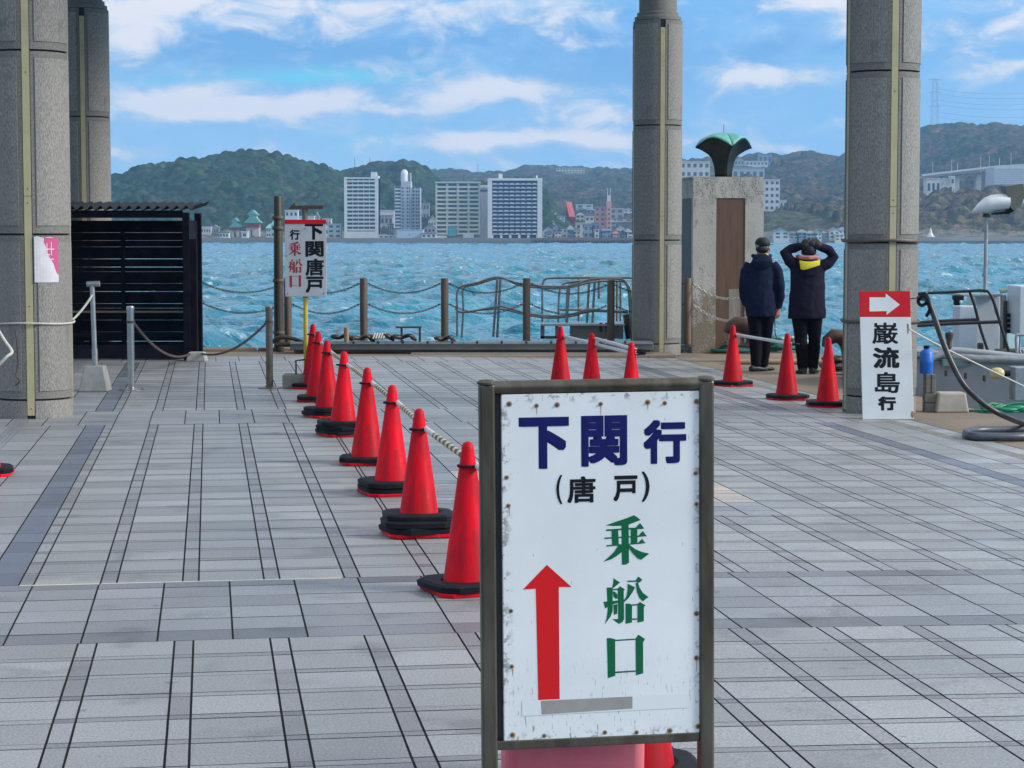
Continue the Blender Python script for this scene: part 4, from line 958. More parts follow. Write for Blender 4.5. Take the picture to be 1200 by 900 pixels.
lbox([(x0b, 0), (x1b, 0), (a1, zr_), (a0, zr_)], 0, .02, 'board', lsm, .003); lbox([(a0, zr_ + .001), (a1, zr_ + .001), (x1t, hl), (x0t, hl)], 0, .0201, 'red_panel', red_p, .003)
lbox([(x0b + .02, 0), (x0b + .06, 0), (x0t + .06, hl - .02), (x0t + .02, hl - .02)], .021, .05, 'back_batten', darkmetal); lbox([(x1b - .06, 0), (x1b - .02, 0), (x1t - .02, hl - .02), (x1t - .06, hl - .02)], .021, .05, 'back_batten', darkmetal)
ar = [(1019, 365), (1019, 348.5), (1038, 348.5), (1038, 344), (1054.5, 357), (1039, 369), (1039, 364.5)]
ov = [lp(*q) for q in ar]; onl(MB().raw([(q[0], -.0008, q[1]) for q in ov], [tuple(range(7))]).build('white_arrow', white_p, ls))
for ch, u0, v0, u1, v1, bd in (('巌', 1022, 378, 1052.5, 403, .017), ('流', 1023, 407, 1054, 431.5, .036), ('島', 1025, 436, 1054.5, 460.5, .02), ('行', 1029, 464.5, 1050, 481, .055)):
    x0, z1 = lp(u0, v0); x1, z0 = lp(u1, v1); onl(letter(ch, x0, x1, z0, z1, -.0008, ink_black, ls, bd))
# chipped rusty corner
onl(MB().raw([(q[0], -.0009, q[1]) for q in [lp(1068, 482), lp(1070.5, 482), lp(1070.8, 489), lp(1068.5, 490), lp(1067, 486)]], [(0, 1, 2, 3, 4)]).build('rust_chip', mat('chip', (.25, .17, .1), .8), ls))
onl(MB().raw([(q[0], -.0009, q[1]) for q in [lp(1062.5, 379), lp(1065, 380), lp(1065, 390), lp(1063.6, 392)]], [(0, 1, 2, 3)]).build('rust_chip', bpy.data.materials['chip'], ls))

# ------------------------------------------------------------------ right quay: blocks, bucket, hoses
q = G(1090, 483); tk = thing('timber_stack', 'grey weathered timber blocks stacked right of the right column', 'timber', q)
gt = mat('grey_timber', (.22, .21, .19), .85, col2=(.14, .135, .125), scale=5, stretch=(1, 1, 5), bump=.003)
for (x0, x1, z0, z1) in ((-.05, .07, 0, .09), (-.05, .10, .095, .185), (-.045, .0, .19, .375), (.01, .05, .19, .37), (.07, .1, 0, .09)): MB().box(x0, x1, 0, .14, z0, z1).build('block', gt, tk, bevel=.004)
bk = G(1089, 470); t = thing('blue_bucket', 'bright blue plastic container on the grey timber blocks beside the right column', 'container', (q.x - .03, q.y + .07, q.z + .377))
bluep = mat('blue_plastic', (.01, .13, .55), .45); t.scale = (.78, .78, .82); hb = .27
MB().lathe([(.0, 0), (.075, .0), (.085, .03), (.085, .12), (.09, .13), (.085, .15), (.085, .25), (.06, .28), (.035, .29), (.035, .31), (0, .31)], 20).build('body', bluep, t, 50); MB().lathe([(.04, .305), (.04, .335), (.0, .34)], 14).build('lid', blackm, t)
o = MB().box(-.165, .165, -.12, .12, 0, .20, taper=.03).build('concrete_block', mat('pale_concrete', (.42, .39, .33), .85, col2=(.3, .28, .24), scale=5, spots=(.16, .14, .12), spot_scale=12), bevel=.02); o.location = G(1116, 484) + Vector((0, .1, 0)); tag(o, 'pale tapered concrete block lying right of the timber blocks', 'block')
ghm = mat('green_hose', (.01, .26, .12), .4, col2=(.005, .16, .08), scale=12)
cg = G(1185, 484)
heap('green_hose_coil', 'coil of green garden hose on the brown quay at the right edge', cg, .36, .26, .05, .012, ghm, 7, 21)
hose = mat('black_hose', (.012, .011, .014), .4, col2=(.05, .05, .055), scale=8, spots=(.2, .17, .14), spot_scale=9, spot_cut=.72)
hp_ = [at(1078, 349, 18.45), at(1086, 351, 18.3), at(1093, 366, 18.25), at(1104, 398, 18.2), at(1116, 427, 18.15), at(1131, 453, 18.1), at(1155, 475, 18.2), at(1180, 489, 18.2), at(1210, 500, 17.6)]
hp_[-3].z = max(hp_[-3].z, .0); rope('black_hose', 'thick black hose curving from the right column down to the ground', hp_, .026, hose, 'hose', n=12)
rope('tied_hose_end', 'bundle of black cord tying the hose to the right stone column', [at(1076, 349, 18.5), at(1083, 344, 18.35), at(1088, 352, 18.25), at(1080, 358, 18.3), at(1076, 352, 18.4), at(1084, 347, 18.3), at(1090, 360, 18.2), at(1086, 370, 18.3)], .016, blackm, 'cord')
rope('twig', 'thin metal wire sticking up above the hose knot', [at(1084, 345, 18.4), at(1090, 339, 18.4), at(1094, 334, 18.4)], .007, galv, 'wire')
hg = [G(1215, 508), G(1180, 508.5), G(1150, 509), G(1136, 510.5), G(1132, 513.5), G(1140, 516.5), G(1160, 517), G(1190, 517), G(1215, 516)]
hz_ = [Vector((p.x, p.y, p.z + .036)) for p in hg]
rope('lying_hose', 'thick blue black rubber hose doubled back on the paving at the right edge', hz_, .036, mat('hose_blueblack', (.03, .04, .055), .4, col2=(.06, .075, .095), scale=5), 'hose', n=12)
rope('stay_rope', 'thin rope running from the leaning sign down across to the right edge', [at(1066, 386, 18.6), at(1095, 402, 19.2), at(1140, 424, 20), at(1205, 455, 21)], .008, rope_w)
rope('stay_wire', 'thin wire from the red sign top to the hose knot on the right column', [at(1066, 350, 18.6), at(1077, 349.5, 18.5), at(1084, 350, 18.4)], .005, darkmetal, 'wire')
tag(MB().box(0, .25, 0, .25, 0, .36).build('grey_bin', galv, bevel=.01, loc=G(1189, 470)), 'square galvanised box post at the right edge beside the yellow float', 'box')

# ------------------------------------------------------------------ moored boat
Yb = 22.6
bt = thing('moored_boat', 'white and grey work boat with black rails moored beyond the right column', 'boat', (at(1088, 440, Yb).x, Yb, WATER)); ob = Vector(bt.location)
zg = at(1140, 424, Yb).z - WATER
hull_m = mat('hull_grey', (.34, .37, .40), .35, col2=(.26, .28, .3), scale=2, spots=(.12, .12, .12), spot_scale=9, spot_cut=.68)
hs2 = []
for (x, w_, zb_) in ((-.6, .25, 1.3), (-.2, .9, .5), (.6, 1.35, .1), (2.5, 1.5, 0), (6, 1.5, 0), (8, 1.35, .1)):
    hs2.append([Vector((x, 1.5 - w_, zg + (.12 if x < 0 else 0))), Vector((x, 1.5 - w_ + .15, zb_ - .4)), Vector((x, 1.5 + w_ - .15, zb_ - .4)), Vector((x, 1.5 + w_, zg + (.12 if x < 0 else 0)))])
MB().rings(hs2).build('hull', hull_m, bt, 30)
def bp(u, v, Y): return at(u, v, Y) - ob
gun = MB(); gun.tube([(-.55, 1.5 - .25, zg + .1), (-.2, .6, zg + .06), (.6, .13, zg + .02), (2.5, -.02, zg), (8, .1, zg)], .05, 8); gun.build('gunwale', galv, bt, 50)
gun = MB(); gun.box(.2, 7, .2, 2.6, zg - .06, zg + .012); gun.build('deck', mat('deck_green', (.06, .2, .17), .6, col2=(.2, .24, .24), scale=3), bt)
def bbox(u0, u1, v0, v1, Y, dep, nm, m, bev=.015):
    a = bp(u0, v1, Y); b = bp(u1, v0, Y); return MB().box(a.x, b.x, a.y, a.y + dep, a.z, b.z).build(nm, m, bt, bevel=bev)
bbox(1123, 1145.5, 358.5, 413, 24.0, .35, 'locker', white_boat); bbox(1143, 1173, 345.5, 412, 24.4, .5, 'cabin', white_boat); bbox(1194, 1215, 335, 393, 23.6, .6, 'console', white_boat); bbox(1173, 1180, 345, 413, 24.2, .1, 'mast_plate', galv)
bbox(1176, 1181, 352, 412, 24.1, .05, 'dark_post', darkmetal); bbox(1180, 1195, 354, 412, 24.8, .3, 'door', mat('pale_mint', (.5, .66, .64), .4)); bbox(1172, 1200, 410, 424, 23.2, .3, 'winch_base', darkmetal)
for v in (367.5, 373.5, 379.5, 386): bbox(1179.5, 1184, v, v + 4.5, 24.0, .04, 'black_button', blackm, .002)
bbox(1147, 1153, 402, 412, 23.8, .1, 'vent', darkmetal)
bbox(1125, 1175, 344.5, 347.5, 24.2, .3, 'cabin_top', galv, .006); bbox(1118, 1130, 346, 352, 23.9, .12, 'lamp_body', blackm); bbox(1119, 1126, 350, 358, 23.9, .1, 'lamp_bracket', blackm); bbox(1125, 1128, 352, 356, 23.85, .05, 'lamp_glass', white_p)
railb = mat('rail_black', (.03, .03, .032), .35, .5)
def brail(pts, Y, r=.017, m=railb, nm='rail'):
    P = [bp(u, v, Y) for u, v in pts]; out = []
    for i in range(len(P) - 1):
        a = P[max(i - 1, 0)]; b = P[i]; c = P[i + 1]; d = P[min(i + 2, len(P) - 1)]
        for k in range(5):
            s_ = k / 5; out.append(.5 * ((2 * b) + (c - a) * s_ + (2 * a - 5 * b + 4 * c - d) * s_ ** 2 + (3 * b - a - 3 * c + d) * s_ ** 3))
    out.append(P[-1]); MB().tube(out, r, 8).build(nm, m, bt, 50)
brail([(1070, 345), (1083, 343.5), (1110, 342.5), (1135, 341), (1153, 340.5), (1160, 344), (1166, 358), (1173, 382), (1183, 414)], 23.0)
brail([(1136, 341), (1142, 358), (1149, 385), (1158, 412)], 23.1); brail([(1070, 379), (1086, 377.5), (1110, 376), (1147, 374.5)], 23.2, .02); brail([(1070, 382), (1086, 381), (1120, 379), (1173, 377)], 23.0, .02)
brail([(1193, 430), (1192, 415), (1191, 395), (1195, 392.5), (1210, 392.5)], 22.9, .018, galv); brail([(1196, 395), (1195, 410), (1200, 425)], 22.9, .012, galv)
brail([(1090, 421), (1110, 413), (1120, 410.5), (1160, 414), (1215, 420)], 22.9, .035, hull_m, 'rubbing_strake'); brail([(1165, 349), (1166, 365), (1169, 370)], 23.9, .008, galv, 'handle')
brail([(1172, 341.5), (1180, 340), (1195, 338.5), (1215, 338.5)], 25.5, .03, mat('canvas_green', (.2, .27, .2), .7), 'boom'); 
MB().lathe([(.03, 0), (.035, .1), (.028, .12), (.045, .16), (.045, .21), (.0, .23)], 14, bp(1112, 412, 22.9)).build('cleat_post', darkmetal, bt, 50)
for u, v in ((1108, 437), (1153, 443), (1131, 440)): bbox(u, u + 2.4, v - 3, v + 4, Yb - .02, .06, 'bracket', darkmetal, .003)
wood = mat('dock_plank', (.30, .24, .17), .8, col2=(.2, .16, .12), scale=4)
gp = thing('boarding_plank', 'long wooden plank lying between the quay and the boat at right', 'plank', G(1096, 452)); 
e1 = G(1210, 463) - Vector(gp.location); MB().box(0, e1.length, -.06, .06, -.0, .04).build('board', wood, gp, bevel=.004); gp.rotation_euler = (0, 0, math.atan2(e1.y, e1.x))
fl_ = at(1168.5, 437.5, 21.6); t = thing('float_buoy', 'small yellow float hanging on a rope at the boat side', 'float', fl_); t.scale = (.8, .8, .8)
o = MB().lathe([(0, -.1), (.04, -.093), (.07, -.06), (.078, 0), (.07, .05), (.045, .085), (.015, .1), (.0, .12)], 18).build('ball', mat('float_yellow', (.62, .52, .2), .5, col2=(.4, .34, .18), scale=8), t, 60); o.rotation_euler = (0, R(90), 0)
MB().cyl((.09, 0, 0), (.17, 0, .0), .04, n=12).build('collar', blackm, t)

# dock lamp with a white shell and grey panel
Yl = 26.0; q = at(1153.5, 400, Yl); lz = at(1153, 252, Yl).z; t = thing('dock_lamp', 'white shell shaped lamp head on a thin pole beyond the boat', 'lamp', (q.x, Yl, WATER - .5))
zB_ = WATER - .5
MB().cyl((0, 0, 0), (0, 0, lz - zB_), .024, n=12).build('pole', galv, t, 40); MB().tube([(0, 0, at(0, 322, Yl).z - zB_), (-.04, 0, at(0, 324, Yl).z - zB_), (-.03, 0, at(0, 320, Yl).z - zB_)], .008, 6).build('hook', galv, t)
def tl(u, v): p = at(u, v, Yl); return p.x - q.x, p.z - zB_
out = [(1139.5, 248), (1139.5, 244), (1142, 238), (1148, 231.5), (1157, 228), (1168, 227), (1180, 227.5)]
bot = [(1139.5, 249), (1144, 250), (1152, 250), (1160, 249.5), (1167, 248.5), (1175, 247.5), (1182, 246)]
rs = []
for a, b in zip(out, bot):
    ax, az_ = tl(*a); bx, bz = tl(*b); r_ = (az_ - bz) / 2; rs.append([(ax * .5 + bx * .5, .16 * math.cos(w_) * min(1, r_ / .08), (az_ + bz) / 2 + r_ * math.sin(w_)) for w_ in [2 * PI * k / 14 for k in range(14)]])
fixn(MB().rings(rs).build('shell', white_p, t, 60))
pp = [tl(1175.5, 218.5), tl(1196, 215.5), tl(1199, 230), tl(1192, 240), tl(1186, 247), tl(1182, 244)]
MB().wall(pp, -.13, .13).build('panel', mat('olive_panel', (.10, .11, .085), .5, col2=(.13, .135, .11), scale=10), t); pp = [tl(1199, 218), tl(1235, 216), tl(1235, 232), tl(1196, 238)]; MB().wall(pp, -.1, .1).build('rear_shell', white_p, t)
pp = [tl(1164, 249.5), tl(1178, 247.5), tl(1184, 243.5), tl(1188, 246), tl(1180, 251), tl(1164, 251.5)]; MB().wall(pp, -.1, .1).build('gasket', blackm, t); MB().lathe([(.05, -.03), (.05, 0), (.03, .02)], 12, (0, 0, lz - zB_)).build('socket', darkmetal, t)
# ------------------------------------------------------------------ the two men
coat1 = mat('coat_navy', (.006, .011, .032), .85, spec=.15, col2=(.011, .018, .05), scale=5, bump=.004, bscale=14); coat2 = mat('coat_dark_violet', (.009, .008, .020), .85, spec=.15, col2=(.014, .012, .028), scale=5, bump=.004, bscale=14)
trs = mat('trousers_black', (.004, .004, .008), .85, spec=.15, bump=.004, bscale=12); shoe = mat('shoe_black', (.012, .012, .014), .5); capm = mat('cap_navy', (.006, .008, .02), .7); hairm = mat('hair_dark', (.02, .018, .017), .7)
yel = mat('yellow_lining', (.75, .62, .02), .6); pinkm = mat('dusty_pink_collar', (.42, .17, .16), .8); glove = mat('glove_black', (.008, .008, .01), .7)
tex = bpy.data.textures.new('fold', 'CLOUDS'); tex.noise_scale = .09
def remesh(o, vox, sm=4, disp=0):
    r = o.modifiers.new('remesh', 'REMESH'); r.mode = 'VOXEL'; r.voxel_size = vox; r.use_smooth_shade = True
    s = o.modifiers.new('smooth', 'SMOOTH'); s.iterations = sm; s.factor = .5
    if disp:
        d = o.modifiers.new('folds', 'DISPLACE'); d.texture = tex; d.strength = disp; d.mid_level = .5
    return o
V = Vector
def ball(mb, c, rx, ry, rz, n=14):
    rs = []
    for i in range(1, 9):
        a = PI * i / 9; rs.append([(c[0] + rx * math.sin(a) * math.cos(q), c[1] + ry * math.sin(a) * math.sin(q), c[2] - rz * math.cos(a)) for q in [2 * PI * k / n for k in range(n)]])
    mb.rings(rs)
def limb(mb, pts, rad, n=12): mb.tube([V(p) for p in pts], rad, n)
def hand(mb, w, d, side, curl=.5, palm=V((0, 1, 0))):
    # w: wrist, d: direction of the hand, palm: direction the fingers curl to, side: +1 thumb towards +across
    d = d.normalized(); palm = (palm - d * palm.dot(d)).normalized(); ac = d.cross(palm).normalized() * side
    for q in (-.026, -.009, .009, .026): limb(mb, [w + ac * q * .6, w + d * .05 + ac * q, w + d * .088 + ac * q], [.016, .0165, .0145], 8)
    for q, L in ((-.030, .062), (-.010, .076), (.011, .082), (.031, .072)):
        a = w + d * .085 + ac * q; b = a + (d * math.cos(curl) + palm * math.sin(curl)) * L * .45; c = b + (d * math.cos(curl * 2.2) + palm * math.sin(curl * 2.2)) * L * .32; e = c + (d * math.cos(curl * 3) + palm * math.sin(curl * 3)) * L * .25
        limb(mb, [a - d * .01, b, c, e], [.0105, .0098, .009, .0075], 7)
    a = w + d * .03 + ac * .03; limb(mb, [w + d * .02 + ac * .015, a, a + (d * .7 + ac * .6 + palm * .3).normalized() * .035, a + (d * .9 + ac * .35 + palm * .45).normalized() * .062], [.014, .0135, .0115, .009], 8)
def head(mb, c, yaw):
    m = Matrix.Translation(c) @ Matrix.Rotation(yaw, 4, 'Z'); t = MB()
    ball(t, (0, 0, .01), .077, .097, .105); ball(t, (0, .045, -.055), .055, .05, .055); ball(t, (0, .1, -.02), .013, .022, .025)
    for s in (-1, 1): ball(t, (s * .078, -.005, -.015), .012, .02, .032); ball(t, (s * .03, .082, .012), .014, .012, .009)
    ball(t, (0, .088, -.062), .024, .012, .01); mb.raw([m @ V(p) for p in t.v], t.f)
def man(name_lab, pos, rz, arms, legs, hd, yaw, coat, coatpts, hands, extra):
    t = thing('person', name_lab, 'man', pos, rz)
    b = MB(); b.loft([((0, 0, .80), .15, .10), ((0, 0, .95), .165, .11), ((0, 0, 1.12), .14, .10), ((0, 0, 1.28), .14, .09), ((0, 0, 1.36), .10, .07), ((0, 0, 1.44), .06, .055)])
    limb(b, [(0, 0, 1.40), (0, .01, 1.47), (0, .012, hd[2] - .04)], [.06, .055, .053]); head(b, V(hd), yaw)
    for L in legs: limb(b, L, [.085, .078, .052, .056, .036, .036][:len(L)])
    for A in arms: limb(b, A, [.05, .045, .04, .036, .026][:len(A)])
    for h in hands: hand(b, *h)
    remesh(b.build('body', skin, t, 60), .0085, 2)
    c = MB(); c.loft(coatpts, 18)
    for A in arms:
        P = [V(p) for p in A]; P[-1] = P[-2].lerp(P[-1], .93); limb(c, P, [.08, .074, .064, .06, .052][:len(P)])
    remesh(c.build('jacket', coat, t, 60), .013, 3, .016)
    p = MB(); p.loft([((0, 0, .68), .15, .10), ((0, 0, .80), .16, .11), ((0, 0, .9), .15, .1)])
    for L in legs: 
        P = [V(q) for q in L]; limb(p, P, [.10, .094, .075, .075, .062, .058][:len(P)])
    remesh(p.build('trousers', trs, t, 60), .012, 3, .012)
    extra(t); t.scale = (1.07, 1.05, 1.0); return t
def shoe_at(t, x, y, rz):
    m = Matrix.Translation((x, y, 0)) @ Matrix.Rotation(rz, 4, 'Z'); s = MB()
    rs = []
    for (yy, w_, h) in ((-.09, .03, .07), (-.07, .04, .085), (0, .042, .085), (.07, .046, .06), (.14, .045, .045), (.17, .03, .035), (.185, .012, .02)):
        rs.append([m @ V((w_ * math.cos(a), yy, max(.0, h * .5 + h * .5 * math.sin(a)))) for a in [2 * PI * k / 12 for k in range(12)]])
    s.rings(rs); s.build('shoe', shoe, t, 50)
m1 = G(891, 435)
def ex1(t):
    shoe_at(t, -.055, -.03, R(-55)); shoe_at(t, .03, .1, R(-60))
    c = MB(); hc = (.015, .01, 1.60); ball(c, (hc[0], hc[1], hc[2] + .035), .092, .108, .082, 18); o = c.build('cap', capm, t, 60)
    v = MB(); v.wall([(0, 0)] * 3, 0, 1) if False else None
    a = R(-55); br = MB(); pts = [(math.cos(q) * .07, .07 + .085 * math.sin(q)) for q in [PI * k / 10 for k in range(11)]]
    mm_ = Matrix.Translation((hc[0], hc[1], hc[2] + .012)) @ Matrix.Rotation(a, 4, 'Z'); br.prism(pts, 0, .008); br.v = [tuple(mm_ @ V(p)) for p in br.v]; br.build('cap_peak', capm, o)
    h = MB(); ball(h, (hc[0] - .005, hc[1] - .02, hc[2] - .035), .082, .09, .06, 14); h.build('hair', hairm, t, 60)
    m_ = MB(); ball(m_, (hc[0] + .058, hc[1] + .045, hc[2] - .05), .04, .045, .04, 12); m_.build('face_mask', capm, t, 60)
    k = MB(); k.tube([(-.10, .03, 1.475), (-.07, -.06, 1.47), (0, -.085, 1.465), (.08, -.06, 1.47), (.11, .03, 1.475)], .028, 10); remesh(k.build('collar', coat1, t, 60), .012, 1)
    hd = MB(); hd.loft([((0, -.115, 1.30), .05, .02), ((0, -.125, 1.34), .10, .03), ((0, -.12, 1.40), .125, .045), ((0, -.09, 1.45), .12, .05), ((0, -.06, 1.48), .08, .04)], 14); remesh(hd.build('hood', coat1, t, 60), .012, 3, .01)
    MB().tube([(.045, -.085, 1.505), (.07, -.08, 1.475), (.10, -.06, 1.445)], .012, 6).build('yellow_trim', yel, t, 50)
    # wrist strap, a thin cord that hangs from the hand
    MB().tube([(.20, .0, .78), (.165, -.01, .70), (.17, -.01, .5), (.19, -.01, .42)], .006, 6).build('hanging_strap', darkmetal, t, 50)
man('man in a navy coat and dark cap standing with arms down beside the monument', m1, 0,
    [[(-.12, 0, 1.36), (-.178, -.01, 1.28), (-.205, -.01, 1.10), (-.195, .02, .95), (-.165, .05, .84)], [(.12, 0, 1.37), (.18, -.02, 1.28), (.222, -.03, 1.08), (.225, .0, .96), (.205, .03, .80)]],
    [[(-.07, 0, .82), (-.07, 0, .66), (-.065, .01, .46), (-.06, .0, .34), (-.055, -.03, .10), (-.055, -.04, .06)], [(.075, .02, .82), (.075, .03, .66), (.07, .05, .46), (.06, .06, .34), (.045, .08, .10), (.045, .08, .06)]],
    (.015, .01, 1.60), R(-50), coat1,
    [((-.005, 0, .70), .17, .125), ((-.005, 0, .74), .178, .13), ((-.01, 0, .95), .185, .135), ((-.01, 0, 1.15), .185, .13), ((-.005, 0, 1.28), .175, .125), ((0, 0, 1.36), .15, .105), ((0, 0, 1.43), .10, .085), ((0, 0, 1.47), .07, .07)],
    [(V((.208, .033, .80)), V((-.06, .05, -1)), -1, .45, V((-.5, .8, 0))), (V((-.165, .05, .84)), V((.3, .3, -1)), 1, .5, V((.6, .8, 0)))], ex1)
m2 = G(945, 438.5)
def ex2(t):
    shoe_at(t, -.05, .0, R(8)); shoe_at(t, .085, .05, R(-20))
    hc = (.015, .02, 1.545)
    h = MB(); ball(h, (hc[0], hc[1] - .012, hc[2] + .02), .088, .102, .095, 16); h.build('knit_cap', capm, t, 60)
    k = MB(); k.tube([(-.115, .02, 1.475), (-.09, -.07, 1.465), (0, -.10, 1.46), (.09, -.07, 1.465), (.115, .02, 1.475)], .032, 10); remesh(k.build('fleece_collar', pinkm, t, 60), .012, 1)
    y = MB(); y.raw([(-.115, -.125, 1.43), (-.04, -.14, 1.415), (.02, -.142, 1.415), (.125, -.125, 1.435), (.12, -.132, 1.37), (.02, -.150, 1.335), (-.06, -.148, 1.31), (-.10, -.138, 1.32)], [(0, 1, 6, 7), (1, 2, 5, 6), (2, 3, 4, 5)])
    yo = y.build('yellow_lining', yel, t, 60); so = yo.modifiers.new('s', 'SOLIDIFY'); so.thickness = .02; so.offset = -1; sb_ = yo.modifiers.new('b', 'BEVEL'); sb_.width = .006; sb_.segments = 2
    hd = MB(); hd.loft([((0, -.105, 1.19), .03, .015), ((0, -.115, 1.25), .09, .03), ((0, -.115, 1.32), .125, .035), ((0, -.095, 1.40), .14, .035), ((0, -.07, 1.44), .13, .03)], 14); remesh(hd.build('hood', coat2, t, 60), .012, 3, .01)
    g = MB(); 
    for p_, d_, s_ in ((V((-.07, -.04, 1.60)), V((1, -.1, .5)), 1), (V((.135, -.03, 1.60)), V((-1, -.1, .55)), -1)): hand(g, p_, d_, s_, .35, V((0, 1, -.2)))
    ball(g, (.04, -.03, 1.63), .05, .04, .04); ball(g, (-.03, -.035, 1.61), .05, .035, .04); ball(g, (.10, -.035, 1.62), .05, .035, .04); o = g.build('gloves', glove, t, 60); remesh(o, .007, 1); dm = o.modifiers.new('thick', 'DISPLACE'); dm.strength = .018; dm.mid_level = 0
    MB().tube([(-.0, -.04, 1.645), (.015, -.045, 1.68), (.03, -.045, 1.695)], [.018, .015, .009], 8).build('finger', skin, t, 50)
man('man in a dark coat with a yellow lined hood holding both hands behind his head', m2, 0,
    [[(-.14, 0, 1.36), (-.21, .0, 1.43), (-.27, .02, 1.53), (-.19, .02, 1.575), (-.07, -.03, 1.605)], [(.15, 0, 1.36), (.235, .0, 1.39), (.31, .02, 1.475), (.25, .02, 1.56), (.12, -.03, 1.61)]],
    [[(-.08, 0, .80), (-.085, 0, .66), (-.07, .01, .46), (-.06, .0, .34), (-.045, .0, .10), (-.045, .0, .06)], [(.09, .02, .80), (.095, .03, .66), (.1, .05, .46), (.095, .06, .34), (.085, .06, .10), (.085, .06, .06)]],
    (.015, .02, 1.545), R(-10), coat2,
    [((0, 0, .70), .222, .14), ((0, 0, .74), .225, .145), ((0, 0, .92), .215, .14), ((.005, 0, 1.10), .205, .13), ((0, 0, 1.22), .20, .125), ((0, 0, 1.34), .205, .115), ((0, 0, 1.42), .15, .09), ((0, 0, 1.46), .075, .07)],
    [(V((-.07, -.03, 1.605)), V((1, -.1, .3)), 1, .3, V((0, 1, 0))), (V((.12, -.03, 1.61)), V((-1, -.1, .3)), -1, .3, V((0, 1, 0)))], ex2)
# ------------------------------------------------------------------ sea
def shoreY(x): return 1133 - .28 * max(-500, min(420, x))
def waves(x, y):
    rng = np.random.RandomState(11); z = np.zeros_like(x); dist = np.sqrt(x * x + y * y)
    wx = x + 2.5 * np.sin(y * .071 + 1) + 1.3 * np.sin(x * .13 + y * .05); wy = y + 2.5 * np.sin(x * .083) + 1.1 * np.sin(y * .17 + 2)
    for i in range(46):
        lam = 1.0 * (1.105 ** (i % 23)) * rng.uniform(.9, 1.1); th = rng.normal(-1.35, .55); k = 2 * PI / lam; a = .024 * lam ** .72 * rng.uniform(.5, 1.2)
        fade = np.clip(lam * 900 / (dist + 1) / 3.0 - .2, 0, 1)
        ph = k * (np.cos(th) * wx + np.sin(th) * wy) + rng.uniform(0, 6.28); c = (np.sin(ph) * .5 + .5)
        z += fade * a * (2 * c ** 1.6 - .9)
    return z
rowsY = [29.2]
while rowsY[-1] < 1290: rowsY.append(rowsY[-1] * 1.0042 + .05)
rowsY = np.array(rowsY); tans = np.linspace(-.34, .38, 620)
X_ = rowsY[:, None] * tans[None, :]; Y_ = np.repeat(rowsY[:, None], len(tans), 1); Z_ = WATER + waves(X_, Y_)
def grid(name, X, Y, Z, m, smooth=True):
    r, c = X.shape; me = bpy.data.meshes.new(name); me.vertices.add(r * c); me.vertices.foreach_set('co', np.stack([X, Y, Z], -1).reshape(-1).astype(np.float32))
    i = np.arange((r - 1) * (c - 1)); a = (i // (c - 1)) * c + i % (c - 1); q = np.stack([a, a + 1, a + c + 1, a + c], -1).reshape(-1)
    me.loops.add(len(q)); me.loops.foreach_set('vertex_index', q.astype(np.int32)); me.polygons.add(len(i)); me.polygons.foreach_set('loop_start', (np.arange(len(i)) * 4).astype(np.int32)); me.polygons.foreach_set('loop_total', np.full(len(i), 4, np.int32))
    me.update(calc_edges=True); me.polygons.foreach_set('use_smooth', [smooth] * len(i)); me.materials.append(m); me.validate(); return add(name, me)
wm = bpy.data.materials.new('sea'); wm.use_nodes = True; t = wm.node_tree; b = t.nodes['Principled BSDF']; b.inputs['Roughness'].default_value = .06; b.inputs['IOR'].default_value = 1.42
g = N(t, 'ShaderNodeNewGeometry'); 
def wn(sc, st_, det=4):
    mp = N(t, 'ShaderNodeMapping'); mp.inputs['Scale'].default_value = st_; mp.inputs['Rotation'].default_value = (0, 0, .5); t.links.new(g.outputs['Position'], mp.inputs[0]); n = N(t, 'ShaderNodeTexNoise'); n.inputs['Scale'].default_value = sc; n.inputs['Detail'].default_value = det; n.inputs['Distortion'].default_value = .6; t.links.new(mp.outputs[0], n.inputs[0]); return n.outputs[0]
big = wn(.03, (1, 1, 1), 3)
colr = MIXC(t, RAMP(t, big, .35, .65), (.003, .125, .20), (.008, .185, .27))
se = N(t, 'ShaderNodeSeparateXYZ'); t.links.new(g.outputs['Position'], se.inputs[0])
foam = MATH(t, 'MULTIPLY', RAMP(t, wn(1.3, (1, 1, 1), 6), .56, .68), RAMP(t, se.outputs[2], WATER + .12, WATER + .4))
t.links.new(MIXC(t, MATH(t, 'MULTIPLY', foam, .5), colr, (.62, .72, .74)), b.inputs['Base Color'])
bn = N(t, 'ShaderNodeBump'); bn.inputs['Distance'].default_value = .30; bn.inputs['Strength'].default_value = .9; t.links.new(wn(1.9, (1, .8, 1), 5), bn.inputs['Height'])
bn2 = N(t, 'ShaderNodeBump'); bn2.inputs['Distance'].default_value = 1.6; bn2.inputs['Strength'].default_value = 1.0; t.links.new(wn(.22, (1, .8, 1), 5), bn2.inputs['Height']); t.links.new(bn2.outputs[0], bn.inputs['Normal']); t.links.new(bn.outputs[0], b.inputs['Normal'])
so = grid('sea_water', X_, Y_, Z_, wm); tag(so, kind='structure')
far_sea = MB().raw([(-3600, -800, WATER - .5), (3600, -800, WATER - .5), (3600, 3600, WATER - .5), (-3600, 3600, WATER - .5)], [(0, 1, 2, 3)]).build('open_sea', wm); tag(far_sea, kind='structure')

